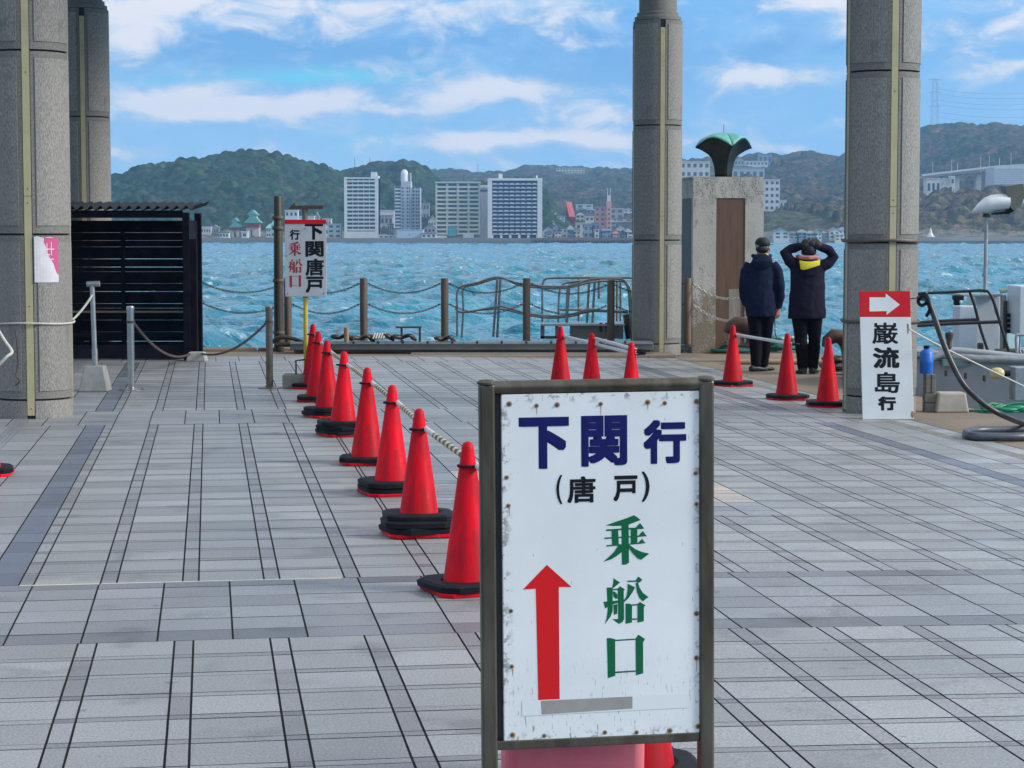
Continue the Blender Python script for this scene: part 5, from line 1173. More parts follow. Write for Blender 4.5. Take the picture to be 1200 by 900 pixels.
# ------------------------------------------------------------------ hills across the strait
def ridge(pts, Yr):
    xs = [(u - 600) / F * Yr for u, v in pts]; zs_ = [CAMH + (HZ - v) / F * Yr for u, v in pts]; return xs, zs_
HILLS = [  # ridge line in the photograph, ridge distance, foot distance, falloff behind, colour kind
    ([(-300, 262), (-150, 235), (0, 222), (60, 216), (132, 206), (180, 196), (230, 186), (262, 181), (290, 178), (320, 177), (350, 183), (375, 194), (398, 202), (420, 212), (450, 228), (500, 250), (560, 274)], 1600, 1255, 500, 0),
    ([(330, 235), (380, 210), (410, 200), (440, 193), (465, 190), (482, 188), (497, 193), (512, 206), (524, 220), (545, 236), (575, 245), (610, 250), (660, 276)], 1820, 1330, 400, 0),
    ([(470, 250), (540, 222), (562, 212), (590, 209), (625, 208), (640, 218), (655, 238), (668, 256), (690, 271), (700, 276)], 1540, 1240, 300, 0),
    ([(300, 230), (420, 212), (500, 201), (540, 203), (560, 206), (590, 206), (615, 200), (650, 197), (690, 200), (720, 202), (760, 199), (830, 196), (900, 200), (960, 215), (1040, 250)], 2700, 1230, 700, 1),
    ([(640, 270), (700, 245), (760, 206), (800, 192), (850, 190), (905, 187), (935, 183), (965, 186), (992, 187), (1030, 176), (1060, 160), (1085, 153), (1120, 151), (1160, 151), (1200, 152), (1300, 150), (1500, 160), (1800, 200)], 2250, 1150, 800, 2),
    ([(820, 274), (850, 257), (880, 250), (940, 247), (990, 249), (1030, 244), (1060, 236), (1090, 229), (1120, 226), (1150, 227), (1180, 230), (1210, 233), (1300, 232), (1500, 250), (1700, 274)], 1290, 1075, 350, 3)]
HR = [(*ridge(p, y), y, f, bk, k) for p, y, f, bk, k in HILLS]
def hmax(x, y):
    x = np.asarray(x, float); y = np.asarray(y, float); best = np.zeros(np.broadcast(x, y).shape); kind = np.zeros(best.shape, int)
    for xs, zs_, Yr, f, bk, k in HR:
        z = np.clip(np.interp(x, xs, zs_, left=0, right=0) - (6.0 if k == 0 else 1.0), 0, None); wob = 14 * np.sin(x * .021 + k) + 9 * np.sin(x * .047 + 2 * k)
        a = np.clip((y + wob - f) / (Yr - f), 0, 1); s = np.where(k in (1, 2), a ** 1.15, np.sin(a * PI / 2) ** (1.25))
        s = s * (1 - .12 * np.abs(np.sin(x * .03 + y * .02)) * np.sin(a * PI)); bb = np.clip((y - Yr) / bk, 0, 1); h = z * s * (1 - bb ** 2)
        kind = np.where(h > best, k, kind); best = np.maximum(best, h)
    return best, kind
def hh(x, y): return float(hmax(np.array([x]), np.array([y]))[0][0])
rr_ = np.random.RandomState(4)
def domes(x, y, cell, seed):
    ci = np.floor(x / cell).astype(int); cj = np.floor(y / cell).astype(int); best = np.full(x.shape, -1.0); idb = np.zeros(x.shape)
    for di in (-1, 0, 1):
        for dj in (-1, 0, 1):
            a = ci + di; b_ = cj + dj; h = np.abs(np.sin(a * 127.1 + b_ * 311.7 + seed) * 43758.5453) % 1; h2 = np.abs(np.sin(a * 269.5 + b_ * 183.3 + seed) * 24634.6345) % 1; h3 = np.abs(np.sin(a * 419.2 + b_ * 71.9 + seed) * 9321.137) % 1
            px = (a + h) * cell; py = (b_ + h2) * cell; rad = cell * (.5 + .35 * h3); d2 = ((x - px) ** 2 + (y - py) ** 2) / rad ** 2; z = np.sqrt(np.clip(1 - d2, 0, 1)) * rad * (.55 + .6 * h3)
            idb = np.where(z > best, h3 * .6 + h * .4, idb); best = np.maximum(best, z)
    return best, idb
ry = [1040.0]
while ry[-1] < 3500: ry.append(ry[-1] + 2.2 + max(0, (ry[-1] - 1350)) * .006)
ry = np.array(ry); ht = np.linspace(-.36, .42, 1100)
HX = ry[:, None] * ht[None, :]; HY = np.repeat(ry[:, None], len(ht), 1)
Hb, HK = hmax(HX, HY)
d1, id1 = domes(HX, HY, 7.0, 0); d2, id2 = domes(HX + 3, HY - 5, 4.6, 5); d3, id3 = domes(HX, HY, 13.0, 9)
dd = np.maximum(d1 * 1.25, d2 * 1.1 + 1.2); dd = np.maximum(dd, d3 * .75 * (HY > 1700)); dd = dd + 2.2 * np.sin(HX * .09 + HY * .05) * np.sin(HY * .07 - HX * .03) - 1.5; wood = np.clip((Hb - 2.0) / 5, 0, 1)
sh_line = 1133 - .28 * np.clip(HX, -500, 420)
town = (HX > 25) & (HX < 180) & (HY < 1720)      # houses, few trees
dd = dd * np.where(town, .25, 1.0)
dd = np.where(((HY > 2300) & (HY < 2720) & (abs(HX - 75) < 30)) | ((HY > 1255) & (HY < 1345) & (HX > 255) & (HX < 292)) | ((HY > 1430) & (HY < 1510) & (HX > 172) & (HX < 205)) | ((HY > 2080) & (HY < 2200) & (HX > 225) & (HX < 275)), -1.0, dd)
HZ_ = np.where(HY < sh_line + 6, WATER - 2.5, .05 + Hb + dd * wood)
hm_ = bpy.data.materials.new('wooded_hill'); hm_.use_nodes = True; t = hm_.node_tree; b = t.nodes['Principled BSDF']; b.inputs['Roughness'].default_value = .9; b.inputs['Specular IOR Level'].default_value = .15
av = N(t, 'ShaderNodeAttribute', attribute_name='leaf'); g = N(t, 'ShaderNodeNewGeometry'); n = N(t, 'ShaderNodeTexNoise'); n.inputs['Scale'].default_value = .16; n.inputs['Detail'].default_value = 5; n.inputs['Roughness'].default_value = .75; t.links.new(g.outputs['Position'], n.inputs[0])
hs = N(t, 'ShaderNodeHueSaturation'); t.links.new(av.outputs['Color'], hs.inputs['Color']); t.links.new(MATH(t, 'ADD', MATH(t, 'MULTIPLY', n.outputs[0], 4.2), -1.15), hs.inputs['Value']); t.links.new(hs.outputs[0], b.inputs['Base Color'])  # noise also darkens the colour, standing in for shadows between the trees
bn = N(t, 'ShaderNodeBump'); bn.inputs['Distance'].default_value = 4.0; t.links.new(n.outputs[0], bn.inputs['Height']); t.links.new(bn.outputs[0], b.inputs['Normal'])
ho = grid('hills', HX, HY, HZ_, hm_); tag(ho, kind='structure')
pal = {0: [(.012, .045, .022), (.02, .06, .028), (.03, .07, .032), (.016, .04, .026), (.045, .06, .035)], 1: [(.05, .07, .04), (.075, .06, .06), (.035, .065, .035), (.09, .068, .055), (.045, .06, .05)],
       2: [(.055, .055, .04), (.035, .06, .033), (.08, .058, .045), (.03, .048, .034), (.10, .07, .045)], 3: [(.06, .10, .03), (.09, .075, .05), (.05, .085, .03), (.10, .085, .06), (.07, .06, .045)]}
idx = (id1 * 977 % 1 * 5).astype(int) % 5
patch = np.sin(HX * .011 + 1.3) * np.sin(HY * .013 + HX * .006) ; C = np.zeros(HX.shape + (3,))
for k, P in pal.items():
    P = np.array(P); 
    ii = np.where(k == 0, np.minimum(idx, 4), np.clip(idx + np.where(patch > .35, 1, 0), 0, 4)); C[HK == k] = P[ii][HK == k]
brown = ((HK == 3) & (HX > 175 + 20 * np.sin(HY * .05)))[..., None]; C = np.where(brown, C * .5 + np.array([.13, .095, .07]) * .5, C)
vr = ((.55 + .9 * (id2 * 613 % 1)) * (.7 + .6 * (id1 * 331 % 1)))[..., None] * (.45 + .75 * np.clip(dd / 5.5, 0, 1))[..., None] ** 0; C = C * vr * .82; lo = (wood < .3)[..., None]; C = np.where(lo, np.array([.16, .15, .13]), C)
ca = ho.data.color_attributes.new('leaf', 'FLOAT_COLOR', 'POINT'); ca.data.foreach_set('color', np.concatenate([C, np.ones(HX.shape + (1,))], -1).reshape(-1).astype(np.float32))
# terrain under and behind everything, so that the land closes at the sides
def hit(u, v, y0=1080, y1=3200):           # where the line of sight through a photo point meets the far land
    d = ray(u, v); k = y0
    while k < y1:
        x = d.x / d.y * k; z = CAMH + d.z / d.y * k
        if z <= hh(x, k) + .05 and k > shoreY(x) + 12: return V((x, k, hh(x, k)))
        k += 5
    return V((d.x / d.y * y0, y0, 0.0))
# seawall
sw = MB(); xs = [-520, -186, -60, 60, 100, 200, 330, 520]
seawall_m = mat('seawall_concrete', (.30, .285, .27), .85, col2=(.22, .21, .2), scale=.02, stretch=(1, 1, 12), coords='World', spots=(.13, .12, .11), spot_scale=.2); rustwall = mat('seawall_rust', (.36, .2, .17), .8, col2=(.26, .15, .13), scale=.03, coords='World')
def wallseg(xa, xb, dz, nm, m, off=0, lo=WATER - 2, th=5):
    w = MB(); n = 6; v = []
    for i in range(n + 1):
        x = xa + (xb - xa) * i / n; y = shoreY(x) + off; v += [(x, y, lo), (x, y, dz), (x, y + th, dz), (x, y + th, lo)]
    f = []
    for i in range(n): a = 4 * i; f += [(a, a + 1, a + 5, a + 4), (a + 1, a + 2, a + 6, a + 5), (a + 2, a + 3, a + 7, a + 6)]
    f += [(0, 3, 2, 1), (4 * n, 4 * n + 1, 4 * n + 2, 4 * n + 3)]
    o = w.raw(v, f).build(nm, m); return o
o = wallseg(-520, 10, .25, 'seawall', seawall_m); tag(o, 'long low grey concrete seawall under the apartment towers', 'seawall')
o = wallseg(-520, 10, -1.5, 'seawall_foot', bpy.data.materials['seawall_concrete'], -3, th=2.8); tag(o, kind='structure'); o.name = 'shore_footing'
o = wallseg(10.2, 90, .35, 'seawall', rustwall); tag(o, 'reddish brown seawall in front of the small houses right of the towers', 'seawall')
pil = MB()
for k in range(46): x = 11 + k * 1.7; y = shoreY(x); pil.box(x, x + .9, y - 1.2, y - .1, WATER - 2, -1.0)
o = pil.build('pile_row', mat('pile_dark', (.06, .055, .05), .8)); tag(o, 'dark row of piles along the foot of the reddish seawall', 'piles', kind='stuff')
o = wallseg(90.2, 520, .9, 'seawall', mat('pale_wall', (.42, .41, .39), .8, col2=(.33, .32, .3), scale=.05, coords='World')); tag(o, 'pale grey breakwater wall along the shore at the right', 'seawall')
o = wallseg(150, 520, -1.1, 'beach_strip', mat('shore_gravel', (.26, .24, .2), .9, col2=(.18, .17, .15), scale=.1, coords='World'), -6, th=5.8); tag(o, 'strip of brown gravel beach below the pale wall on the right', 'beach')

# ------------------------------------------------------------------ far buildings
wc = {}
def fmat(c, r=.6):
    k = tuple(round(q, 3) for q in c)
    if k not in wc: wc[k] = mat('facade_%d' % len(wc), c, r, col2=tuple(q * .86 for q in c), scale=.25)
    return wc[k]
glass = mat('window_glass', (.05, .075, .10), .15, spec=.8); glass_b = mat('window_blue', (.03, .055, .13), .2)
def fbox(x0, x1, y0, y1, z0, z1, nm, m, par): return MB().box(x0, x1, y0, y1, z0, z1).build(nm, m, par)
def tower(name, lab, u0, u1, vt, Y, depth, vb=278):
    a = at(u0, vb, Y); b_ = at(u1, vt, Y); t = thing(name, lab, 'apartment building', (a.x, Y, .0)); return t, b_.x - a.x, b_.z, depth
white = (.66, .68, .70)
# tower 1: white slab, twelve floors of balconies with a blank base
t, w, h, d = tower('apartment_tower', 'leftmost white apartment tower with balcony bands and a blank white base', 403.5, 443, 208.5, 1190, 16)
fbox(0, w, 2, d, 0, h, 'wall', fmat((.36, .38, .40)), t); fbox(0, 1.6, 0, d, 0, h + .5, 'side_fin', fmat(white), t); fbox(w - 1.9, w, 0, d, 0, h + 1.2, 'side_fin', fmat(white), t); fbox(1.6, w - 1.9, .0, d, 0, h * .115, 'base', fmat(white), t)
n = 13; z0 = h * .13; fh = (h - z0) / n
for k in range(n):
    zz_ = z0 + k * fh; fbox(1.6, w - 1.9, .1, 2, zz_, zz_ + fh * .38, 'balcony', fmat(white), t)
    wn_ = fbox(1.8, w - 2.1, 1.95, 2.0, zz_ + fh * .45, zz_ + fh * .95, 'window', glass, t)
    for q in range(1, 5): fbox(1.6 + (w - 3.5) * q / 5 - .15, 1.6 + (w - 3.5) * q / 5 + .15, .4, 1.94, zz_ + fh * .38, zz_ + fh * .99, 'divider', fmat((.5, .52, .54)), wn_)
fbox(1.6, w - 1.9, 0, d, h - .5, h + .3, 'roof_slab', fmat(white), t); fbox(w * .78, w * .95, 3, 8, h, h + 3.5, 'roof_house', fmat(white), t)
for q in (.3, .75): MB().cyl((w * q, 4, h), (w * q, 4, h + 12), .12, n=6).build('antenna', darkmetal, t)
# tower 2: stepped with tank
t, w, h, d = tower('apartment_tower', 'narrow stepped blue grey apartment tower with a round white tank on its roof', 462.5, 492, 218.5, 1200, 18)
c2 = (.42, .46, .54); fbox(0, w * .26, 1, d, 0, h, 'wall', fmat((.50, .54, .60)), t); fbox(w * .26, w * .64, 0, d, 0, h + 3, 'wall', fmat(c2), t); fbox(w * .64, w, 1.5, d, 0, h - .6, 'wall', fmat((.40, .44, .53)), t)
fh = h / 15
for k in range(2, 15):
    zz_ = k * fh; fbox(.3, w * .24, .6, 1.0, zz_, zz_ + fh * .45, 'balcony', fmat((.72, .75, .78)), t); fbox(.3, w * .24, .94, .995, zz_ + fh * .48, zz_ + fh * .93, 'window', glass, t)
    for q, q1, y in ((.30, .36, -.05), (.48, .54, -.05), (.57, .61, -.05), (.70, .78, 1.45), (.84, .90, 1.45), (.93, .98, 1.45)): fbox(w * q, w * q1, y, y + .04, zz_ + fh * .25, zz_ + fh * .8, 'window', glass, t)
    fbox(w * .66, w * .99, 1.0, 1.44, zz_, zz_ + fh * .2, 'ledge', fmat((.55, .58, .64)), t)
MB().lathe([(2.2, 0), (2.2, 4), (2.0, 5.5), (1.2, 6.7), (0, 7.1)], 16, (w * .38, 5, h + 3)).build('water_tank', fmat(white), t, 40); MB().cyl((w * .62, 4, h + 3), (w * .62, 4, h + 8), .5, n=8).build('vent_pipe', fmat(c2), t)
# warehouse at its foot
t, w, h, d = tower('quay_warehouse', 'pale blue low block at the foot of the narrow stepped tower', 465, 496, 269.5, 1165, 12); t['category'] = 'warehouse'
fbox(0, w, 0, d, 0, h, 'wall', fmat((.40, .54, .66)), t); fbox(-.2, w + .2, -.2, d + .2, h, h + .3, 'roof', fmat((.5, .6, .7)), t); fbox(w * .46, w * .5, -.06, -.01, h * .35, h * .45, 'window', glass, t)
# tower 3: cream grid
t, w, h, d = tower('apartment_tower', 'wide cream apartment block with a grid of four bays of balconies', 510.5, 562.5, 214.5, 1185, 16)
cr = (.55, .55, .46); fbox(0, w, 1.8, d, 0, h, 'wall', fmat((.42, .43, .38)), t)
for q in range(5): x = (w - .8) * q / 4; fbox(x, x + .8, 0, 1.8, h * .06, h, 'pier', fmat(cr), t)
fh = h * .92 / 12; 
for k in range(12):
    for q in range(4):
        x = (w - .8) * q / 4 + .8; x1 = (w - .8) * (q + 1) / 4; zz_ = h * .07 + k * fh
        if k < 2 and q == 1: continue
        o = fbox(x, x1, .2, 1.7, zz_, zz_ + fh * .42, 'balcony', fmat((.58, .58, .50)), t); fbox(x + .5, x1 - .5, 1.72, 1.79, zz_ + fh * .45, zz_ + fh * .92, 'window', glass, t)
fbox((w - .8) / 4 + 1, (w - .8) / 2 - .2, .6, 1.7, h * .04, h * .22, 'entrance_glass', mat('teal_glass', (.10, .35, .36), .3), t); fbox(-.3, w + .3, -.3, d, h, h + .8, 'roof_slab', fmat(cr), t); fbox(w * .62, w * .86, -.4, .15, 0, h * .085, 'garage', fmat(white), t); fbox(.5, w * .25, -.2, .15, 0, h * .05, 'garage', fmat(white), t); MB().cyl((w * .62, 4, h), (w * .62, 4, h + 5), .12, n=6).build('antenna', darkmetal, t)
t, w, h, d = tower('apartment_tower', 'plain grey blue end wall of the block squeezed between the cream and the dark towers', 562.8, 571.5, 220, 1215, 14); fbox(0, w, 0, d, 0, h, 'wall', fmat((.33, .38, .46)), t); fbox(-.1, w + .1, -.3, d, h, h + 1.6, 'roof_slab', fmat((.6, .6, .58)), t); fbox(.1, w - .1, -.1, -.01, h - 2.4, h - 1, 'window', glass, t)
# tower 4: navy with white balconies and fins
t, w, h, d = tower('apartment_tower', 'largest apartment tower, navy with white balconies between broad white end walls', 571.5, 635.5, 211.5, 1180, 16)
fbox(0, w, 2.2, d, 0, h, 'wall', fmat((.05, .07, .13)), t); fbox(0, 2.6, 0, d, 0, h + .6, 'side_fin', fmat(white), t); fbox(w - 2.8, w, 0, d, 0, h + .6, 'side_fin', fmat(white), t); fbox(0, w, -.1, d, h, h + 1.3, 'roof_slab', fmat((.74, .75, .76)), t)
fh = h * .93 / 14; bl4 = fmat((.56, .62, .74))
for k in range(14):
    zz_ = h * .065 + k * fh; fbox(2.6, w - 2.8, .25, 1.5, zz_, zz_ + fh * .14, 'slab', bl4, t)
    for q in range(8):
        x = 2.6 + (w - 5.4) * q / 8; o = fbox(x + .5, x + (w - 5.4) / 8 - .5, .1, .24, zz_ + fh * .02, zz_ + fh * .38, 'balcony', bl4 if (q + k) % 3 else fmat((.46, .52, .66)), t)
        wn_ = fbox(x + .35, x + (w - 5.4) / 8 - .35, 2.1, 2.19, zz_ + fh * .4, zz_ + fh * .95, 'window', glass_b, t)
for q in range(6): x = 2.6 + (w - 5.4) * q / 5; fbox(x - .7, x + .7, .3, 2.1, 0, h * .06, 'ground_pier', fmat(white), t)
fbox(w * .2, w * .27, 4, 8, h, h + 4, 'roof_house', fmat(white), t); MB().cyl((w * .9, 4, h), (w * .9, 4, h + 3), .4, n=8).build('vent_pipe', fmat(white), t)

# generic houses: walls, roof, windows
rh = random.Random(12)
def house(u0, u1, vt, vb, wallc, roofc, kind, lab, Y=None, name='house', cat='house', floors=2, bays=3, depth=None, group=None):
    if Y is None: p = hit((u0 + u1) / 2, vb); 
    else: p = at((u0 + u1) / 2, vb, Y); p.z = min(p.z, hh(p.x, Y))
    Y = p.y; a = at(u0, vb, Y); b_ = at(u1, vt, Y); w = b_.x - a.x; h = b_.z - p.z; d = depth or max(6, w * .6)
    t = thing(name, lab, cat, (a.x, Y, p.z), 0, group); rhh = h * .32 if kind in ('gable', 'hip') else .0; wh = h - rhh
    fbox(0, w, 0, d, -3, wh, 'wall', fmat(wallc), t)
    if kind == 'gable': MB().wall([(-.4, wh - .05), (w / 2, h), (w + .4, wh - .05), (w + .4, wh + .25), (w / 2, h + .3), (-.4, wh + .25)], -.5, d + .5).build('roof', fmat(roofc), t); MB().wall([(0, wh), (w, wh), (w / 2, h)], .02, .3).build('gable_wall', fmat(wallc), t)
    elif kind == 'hip': 
        i = min(w, d) * .4; MB().raw([(-.5, -.5, wh), (w + .5, -.5, wh), (w + .5, d + .5, wh), (-.5, d + .5, wh), (i, d / 2, h), (w - i, d / 2, h)], [(0, 1, 5, 4), (1, 2, 5), (2, 3, 4, 5), (3, 0, 4), (0, 3, 2, 1)]).build('roof', fmat(roofc), t)
    elif kind == 'shed': MB().raw([(-.4, -.5, wh), (w + .4, -.5, wh), (w + .4, d, wh + w * .12), (-.4, d, wh + w * .12), (-.4, -.5, wh - .3), (w + .4, -.5, wh - .3), (w + .4, d, wh), (-.4, d, wh)], [(0, 1, 2, 3), (4, 7, 6, 5), (0, 4, 5, 1), (1, 5, 6, 2), (2, 6, 7, 3), (3, 7, 4, 0)]).build('roof', fmat(roofc), t)
    else: fbox(-.3, w + .3, -.3, d + .3, wh, wh + .5, 'roof', fmat(roofc), t)
    for fl_ in range(floors):
        for q in range(bays):
            cx = w * (q + .5) / bays; zz_ = wh * (fl_ + .32) / floors; ww = w / bays * .27; fbox(cx - ww, cx + ww, -.08, -.005, zz_, zz_ + wh / floors * .45, 'window', glass, t)
    return t
W1, CR, GY, BL, BG = (.60, .62, .64), (.56, .53, .46), (.34, .35, .37), (.30, .36, .43), (.44, .40, .35)
RG, RB, RT, RK, RR = (.2, .215, .24), (.12, .2, .34), (.18, .44, .42), (.10, .10, .11), (.42, .13, .09)
nm_ = {W1: 'white', CR: 'cream', GY: 'grey', BL: 'blue', BG: 'beige'}; rn_ = {RG: 'grey', RB: 'blue', RT: 'turquoise', RK: 'black', RR: 'red brown'}
# shrine gate hall and its red pavilion, left
def shrine(u0, u1, vr, vb, lab, big):
    Y = 1262; a = at(u0, vb, Y); b_ = at(u1, vr, Y); w = b_.x - a.x; h = b_.z; t = thing('shrine_hall', lab, 'shrine', (a.x, Y, 0))
    whm, rdm, gnm = fmat((.5, .47, .43)), fmat((.32, .05, .045)), fmat((.10, .34, .31))
    fbox(w * .1, w * .36, 0, 8, -1, h * .38, 'gate_wall', whm, t); fbox(w * .64, w * .9, 0, 8, -1, h * .38, 'gate_wall', whm, t); fbox(w * .3, w * .7, .3, 8, h * .28, h * .38, 'gate_arch', whm, t); fbox(w * .08, w * .92, -.5, 8.5, h * .38, h * .56, 'red_gallery', rdm, t)
    for q in range(7): fbox(w * (.1 + q * .13), w * (.1 + q * .13) + .3, -.7, -.5, h * .38, h * .56, 'red_post', rdm, t)
    def rf(z, hw, hgt): 
        n_ = 8; pr = []; 
        for i in range(n_ + 1): f_ = i / n_; pr.append((w / 2 - hw * (1 - f_) ** .7 - .0, z + hgt * f_ ** 1.6))
        P = pr + [(w - x_, z_) for x_, z_ in reversed(pr)]; MB().wall([(P[0][0], z - .4)] + P + [(P[-1][0], z - .4)], -1.5, 9.5).build('curved_roof', gnm, t)
    rf(h * .56, w * .56, h * .3); fbox(w * .25, w * .75, 2, 7, h * .70, h * .86, 'upper_wall', rdm if not big else whm, t); rf(h * .84, w * .34, h * .16)
shrine(287, 305, 246, 275.5, 'large shrine gate with turquoise curved roofs, red gallery and white arch', True)
shrine(270, 281, 255, 274, 'small red shrine pavilion with a turquoise roof left of the big shrine gate', False)
specs = []
def H(*a, **k): house(*a, **k)
H(233, 247, 266.5, 276, W1, W1, 'flat', 'long low white building at the left foot of the green hill', floors=1, bays=5); H(247, 256, 264, 271, GY, RG, 'gable', 'small grey house above the long low white building', Y=1270, floors=1)
H(257, 268, 273, 279, W1, RG, 'flat', 'white kiosk with pillars on the seawall left of the shrine', Y=1215, floors=1); H(283, 290, 272, 278, W1, W1, 'flat', 'tiny white hut below the red shrine pavilion', Y=1225, floors=1, bays=1)
H(312, 320, 262, 273, W1, RT, 'hip', 'white building with a turquoise hipped roof right of the shrine gate', Y=1250); H(318, 328, 256, 276, (.42, .5, .5), RT, 'hip', 'green grey hall with a turquoise roof behind the tall dark pole', Y=1240)
H(334, 349, 247, 262, (.55, .68, .7), W1, 'flat', 'pale turquoise building seen above the left signboard', Y=1290, floors=3); H(350, 368, 254, 262, W1, W1, 'flat', 'low white building just above the red edge of the signboard', Y=1280, floors=1)
H(384, 400, 263, 279, W1, W1, 'flat', 'three storey white building with black balconies left of the first tower', Y=1200, floors=3, bays=2); H(378, 388, 257, 268, (.6, .6, .62), W1, 'flat', 'square white building peeping right of the left signboard', Y=1270); H(368, 374, 249, 260, (.5, .36, .34), RG, 'gable', 'small pinkish gabled building above the signboard', Y=1300, floors=1)
H(443, 462, 247, 252, W1, W1, 'flat', 'white slab roofed building between the first two towers', Y=1330, floors=1); H(446, 460, 253, 264, GY, RG, 'flat', 'grey building under the white slab roof between the first two towers', Y=1270); H(446, 454, 265, 277, BG, RG, 'gable', 'beige gabled house between the first two towers', Y=1210); H(454, 461, 263, 277, W1, RB, 'flat', 'white house with blue roof between the first two towers', Y=1215); H(444, 461, 276, 279.5, (.7, .7, .72), W1, 'flat', 'low white wall building on the quay between the first two towers', Y=1170, floors=1)
H(492, 503, 238, 247, GY, RG, 'flat', 'grey house high right of the stepped tower', Y=1390); H(497, 510, 262, 277, W1, RB, 'gable', 'white house with a blue gable roof left of the cream tower', Y=1225); H(502, 511, 253, 262, W1, RG, 'gable', 'white gabled house above the blue roofed one left of the cream tower', Y=1300); H(494, 511, 274, 279, W1, RG, 'flat', 'low white shed on the quay left of the cream tower', Y=1160, floors=1)
# town on the slope right of the towers
town_h = [(637, 648, 266, 278, W1, RG, 'gable'), (648, 656, 262, 278, GY, RB, 'gable'), (655, 664, 268, 278, W1, RK, 'flat'), (664, 673, 264, 278, W1, RG, 'hip'), (672, 680, 267, 278, CR, RG, 'gable'),
          (675, 685, 249, 260, CR, RG, 'hip'), (686, 696, 254, 266, W1, W1, 'flat'), (675, 695, 240, 247, (.5, .66, .66), W1, 'flat'), (684, 695, 264, 278, BL, RB, 'flat'), (694, 703, 262, 278, (.2, .24, .34), RG, 'flat'),
          (703, 712, 266, 278, W1, RK, 'hip'), (710, 722, 257, 268, BL, RB, 'hip'), (712, 724, 268, 278, GY, RG, 'gable'), (722, 733, 264, 278, W1, RB, 'gable'), (731, 741, 268, 278, GY, RG, 'hip'),
          (722, 742, 257, 262, W1, RR, 'flat'), (714, 731, 245, 257, GY, W1, 'flat'), (731, 742, 243, 252, W1, RG, 'gable'), (676, 685, 228, 234, W1, RG, 'flat'), (693, 705, 231, 236, (.5, .42, .42), RG, 'gable'),
          (685, 697, 234, 241, W1, RB, 'hip'), (736, 742, 230, 240, BL, RB, 'gable'), (640, 650, 258, 265, W1, RK, 'hip'), (705, 712, 236, 243, CR, RG, 'gable'), (665, 674, 256, 263, GY, RG, 'hip'), (652, 662, 252, 259, W1, RG, 'gable')]
pos = ['nearest the largest tower', 'second house right of the largest tower', 'low box between two roofs right of the largest tower', 'below the dark wooded slope right of the largest tower', 'left of the cream terrace by the water', 'on the slope under the red stairway', 'just right of the foot of the red stairway',
       'long and low above the cream houses', 'at the water left of the dark blue one', 'at the water below the pink building', 'right of the dark blue house at the water', 'directly below the pink building', 'in the front row right of the pink building', 'tall, in the front row near the middle column', 'in the front row touching the middle column',
       'long, near the middle column under its red roof', 'wide, right of the pink building', 'above the long red roof by the middle column', 'highest on the slope above the red stairway', 'high on the slope left of the pink building', 'left of the pink building at its top height', 'high up beside the middle column', 'above the front row next to the largest tower', 'between the pink building and the high houses', 'under the wooded slope, second row', 'highest house on the dark wooded slope']
for sp_, ps_ in zip(town_h, pos):
    u0, u1, vt, vb, wcx, rcx, kd = sp_; wn__ = nm_.get(wcx, 'tinted'); rn__ = rn_.get(rcx, 'white')
    Yy = 1150 + (278 - vb) * 11; H(u0, u1, vt, vb, wcx, rcx, kd, '%s house with %s roof, %s' % (wn__, rn__, ps_), Y=Yy if vb > 272 else None, bays=2)
more = [((640, 647, 270, 278.5), BL, RB, 'gable', 'small blue gabled house at the water just right of the largest tower'), ((650, 658, 272, 278.5), CR, RG, 'flat', 'small cream shop on the seawall, third building right of the largest tower'), ((667, 672, 270, 278.5), (.1, .16, .3), RB, 'flat', 'narrow navy house at the water left of the cream gabled house'),
        ((697, 702, 268, 278.5), W1, RK, 'flat', 'narrow white house at the water below the pink building'), ((706, 716, 270, 278.5), (.2, .28, .42), RB, 'shed', 'blue house with a sloping blue roof at the water under the pink building'), ((718, 726, 271, 278.5), BG, RR, 'hip', 'beige house with a red brown hipped roof in the front row'),
        ((727, 733, 270, 278.5), (.12, .16, .24), RK, 'gable', 'dark narrow gabled house in the front row near the middle column'), ((735, 742, 272, 278.5), W1, RB, 'shed', 'white shed roofed house at the foot of the middle column'), ((641, 652, 246, 251), W1, RG, 'gable', 'white house high on the slope right of the largest tower'),
        ((698, 706, 226, 231), GY, RG, 'gable', 'grey gabled house highest above the pink building'), ((716, 726, 236, 241), W1, RB, 'gable', 'white house with a blue gable upslope right of the pink building'), ((724, 734, 229, 233), BG, RG, 'hip', 'beige house high on the slope near the column'),
        ((688, 697, 246, 251), GY, RB, 'shed', 'grey shed roofed house beside the pink building at mid slope'), ((676, 683, 243, 248), W1, RK, 'gable', 'white gabled house right beside the red slope roof'), ((706, 720, 220, 224), W1, W1, 'flat', 'pale flat house on the upper hillside right of the hotel')]
for (u0, u1, vt, vb), a_, b_4, kd, lb in more: H(u0, u1, vt, vb, a_, b_4, kd, lb, Y=1143 if vb > 278 else None, bays=1 + int(u1 - u0 > 7), floors=1 + int(vb > 278))
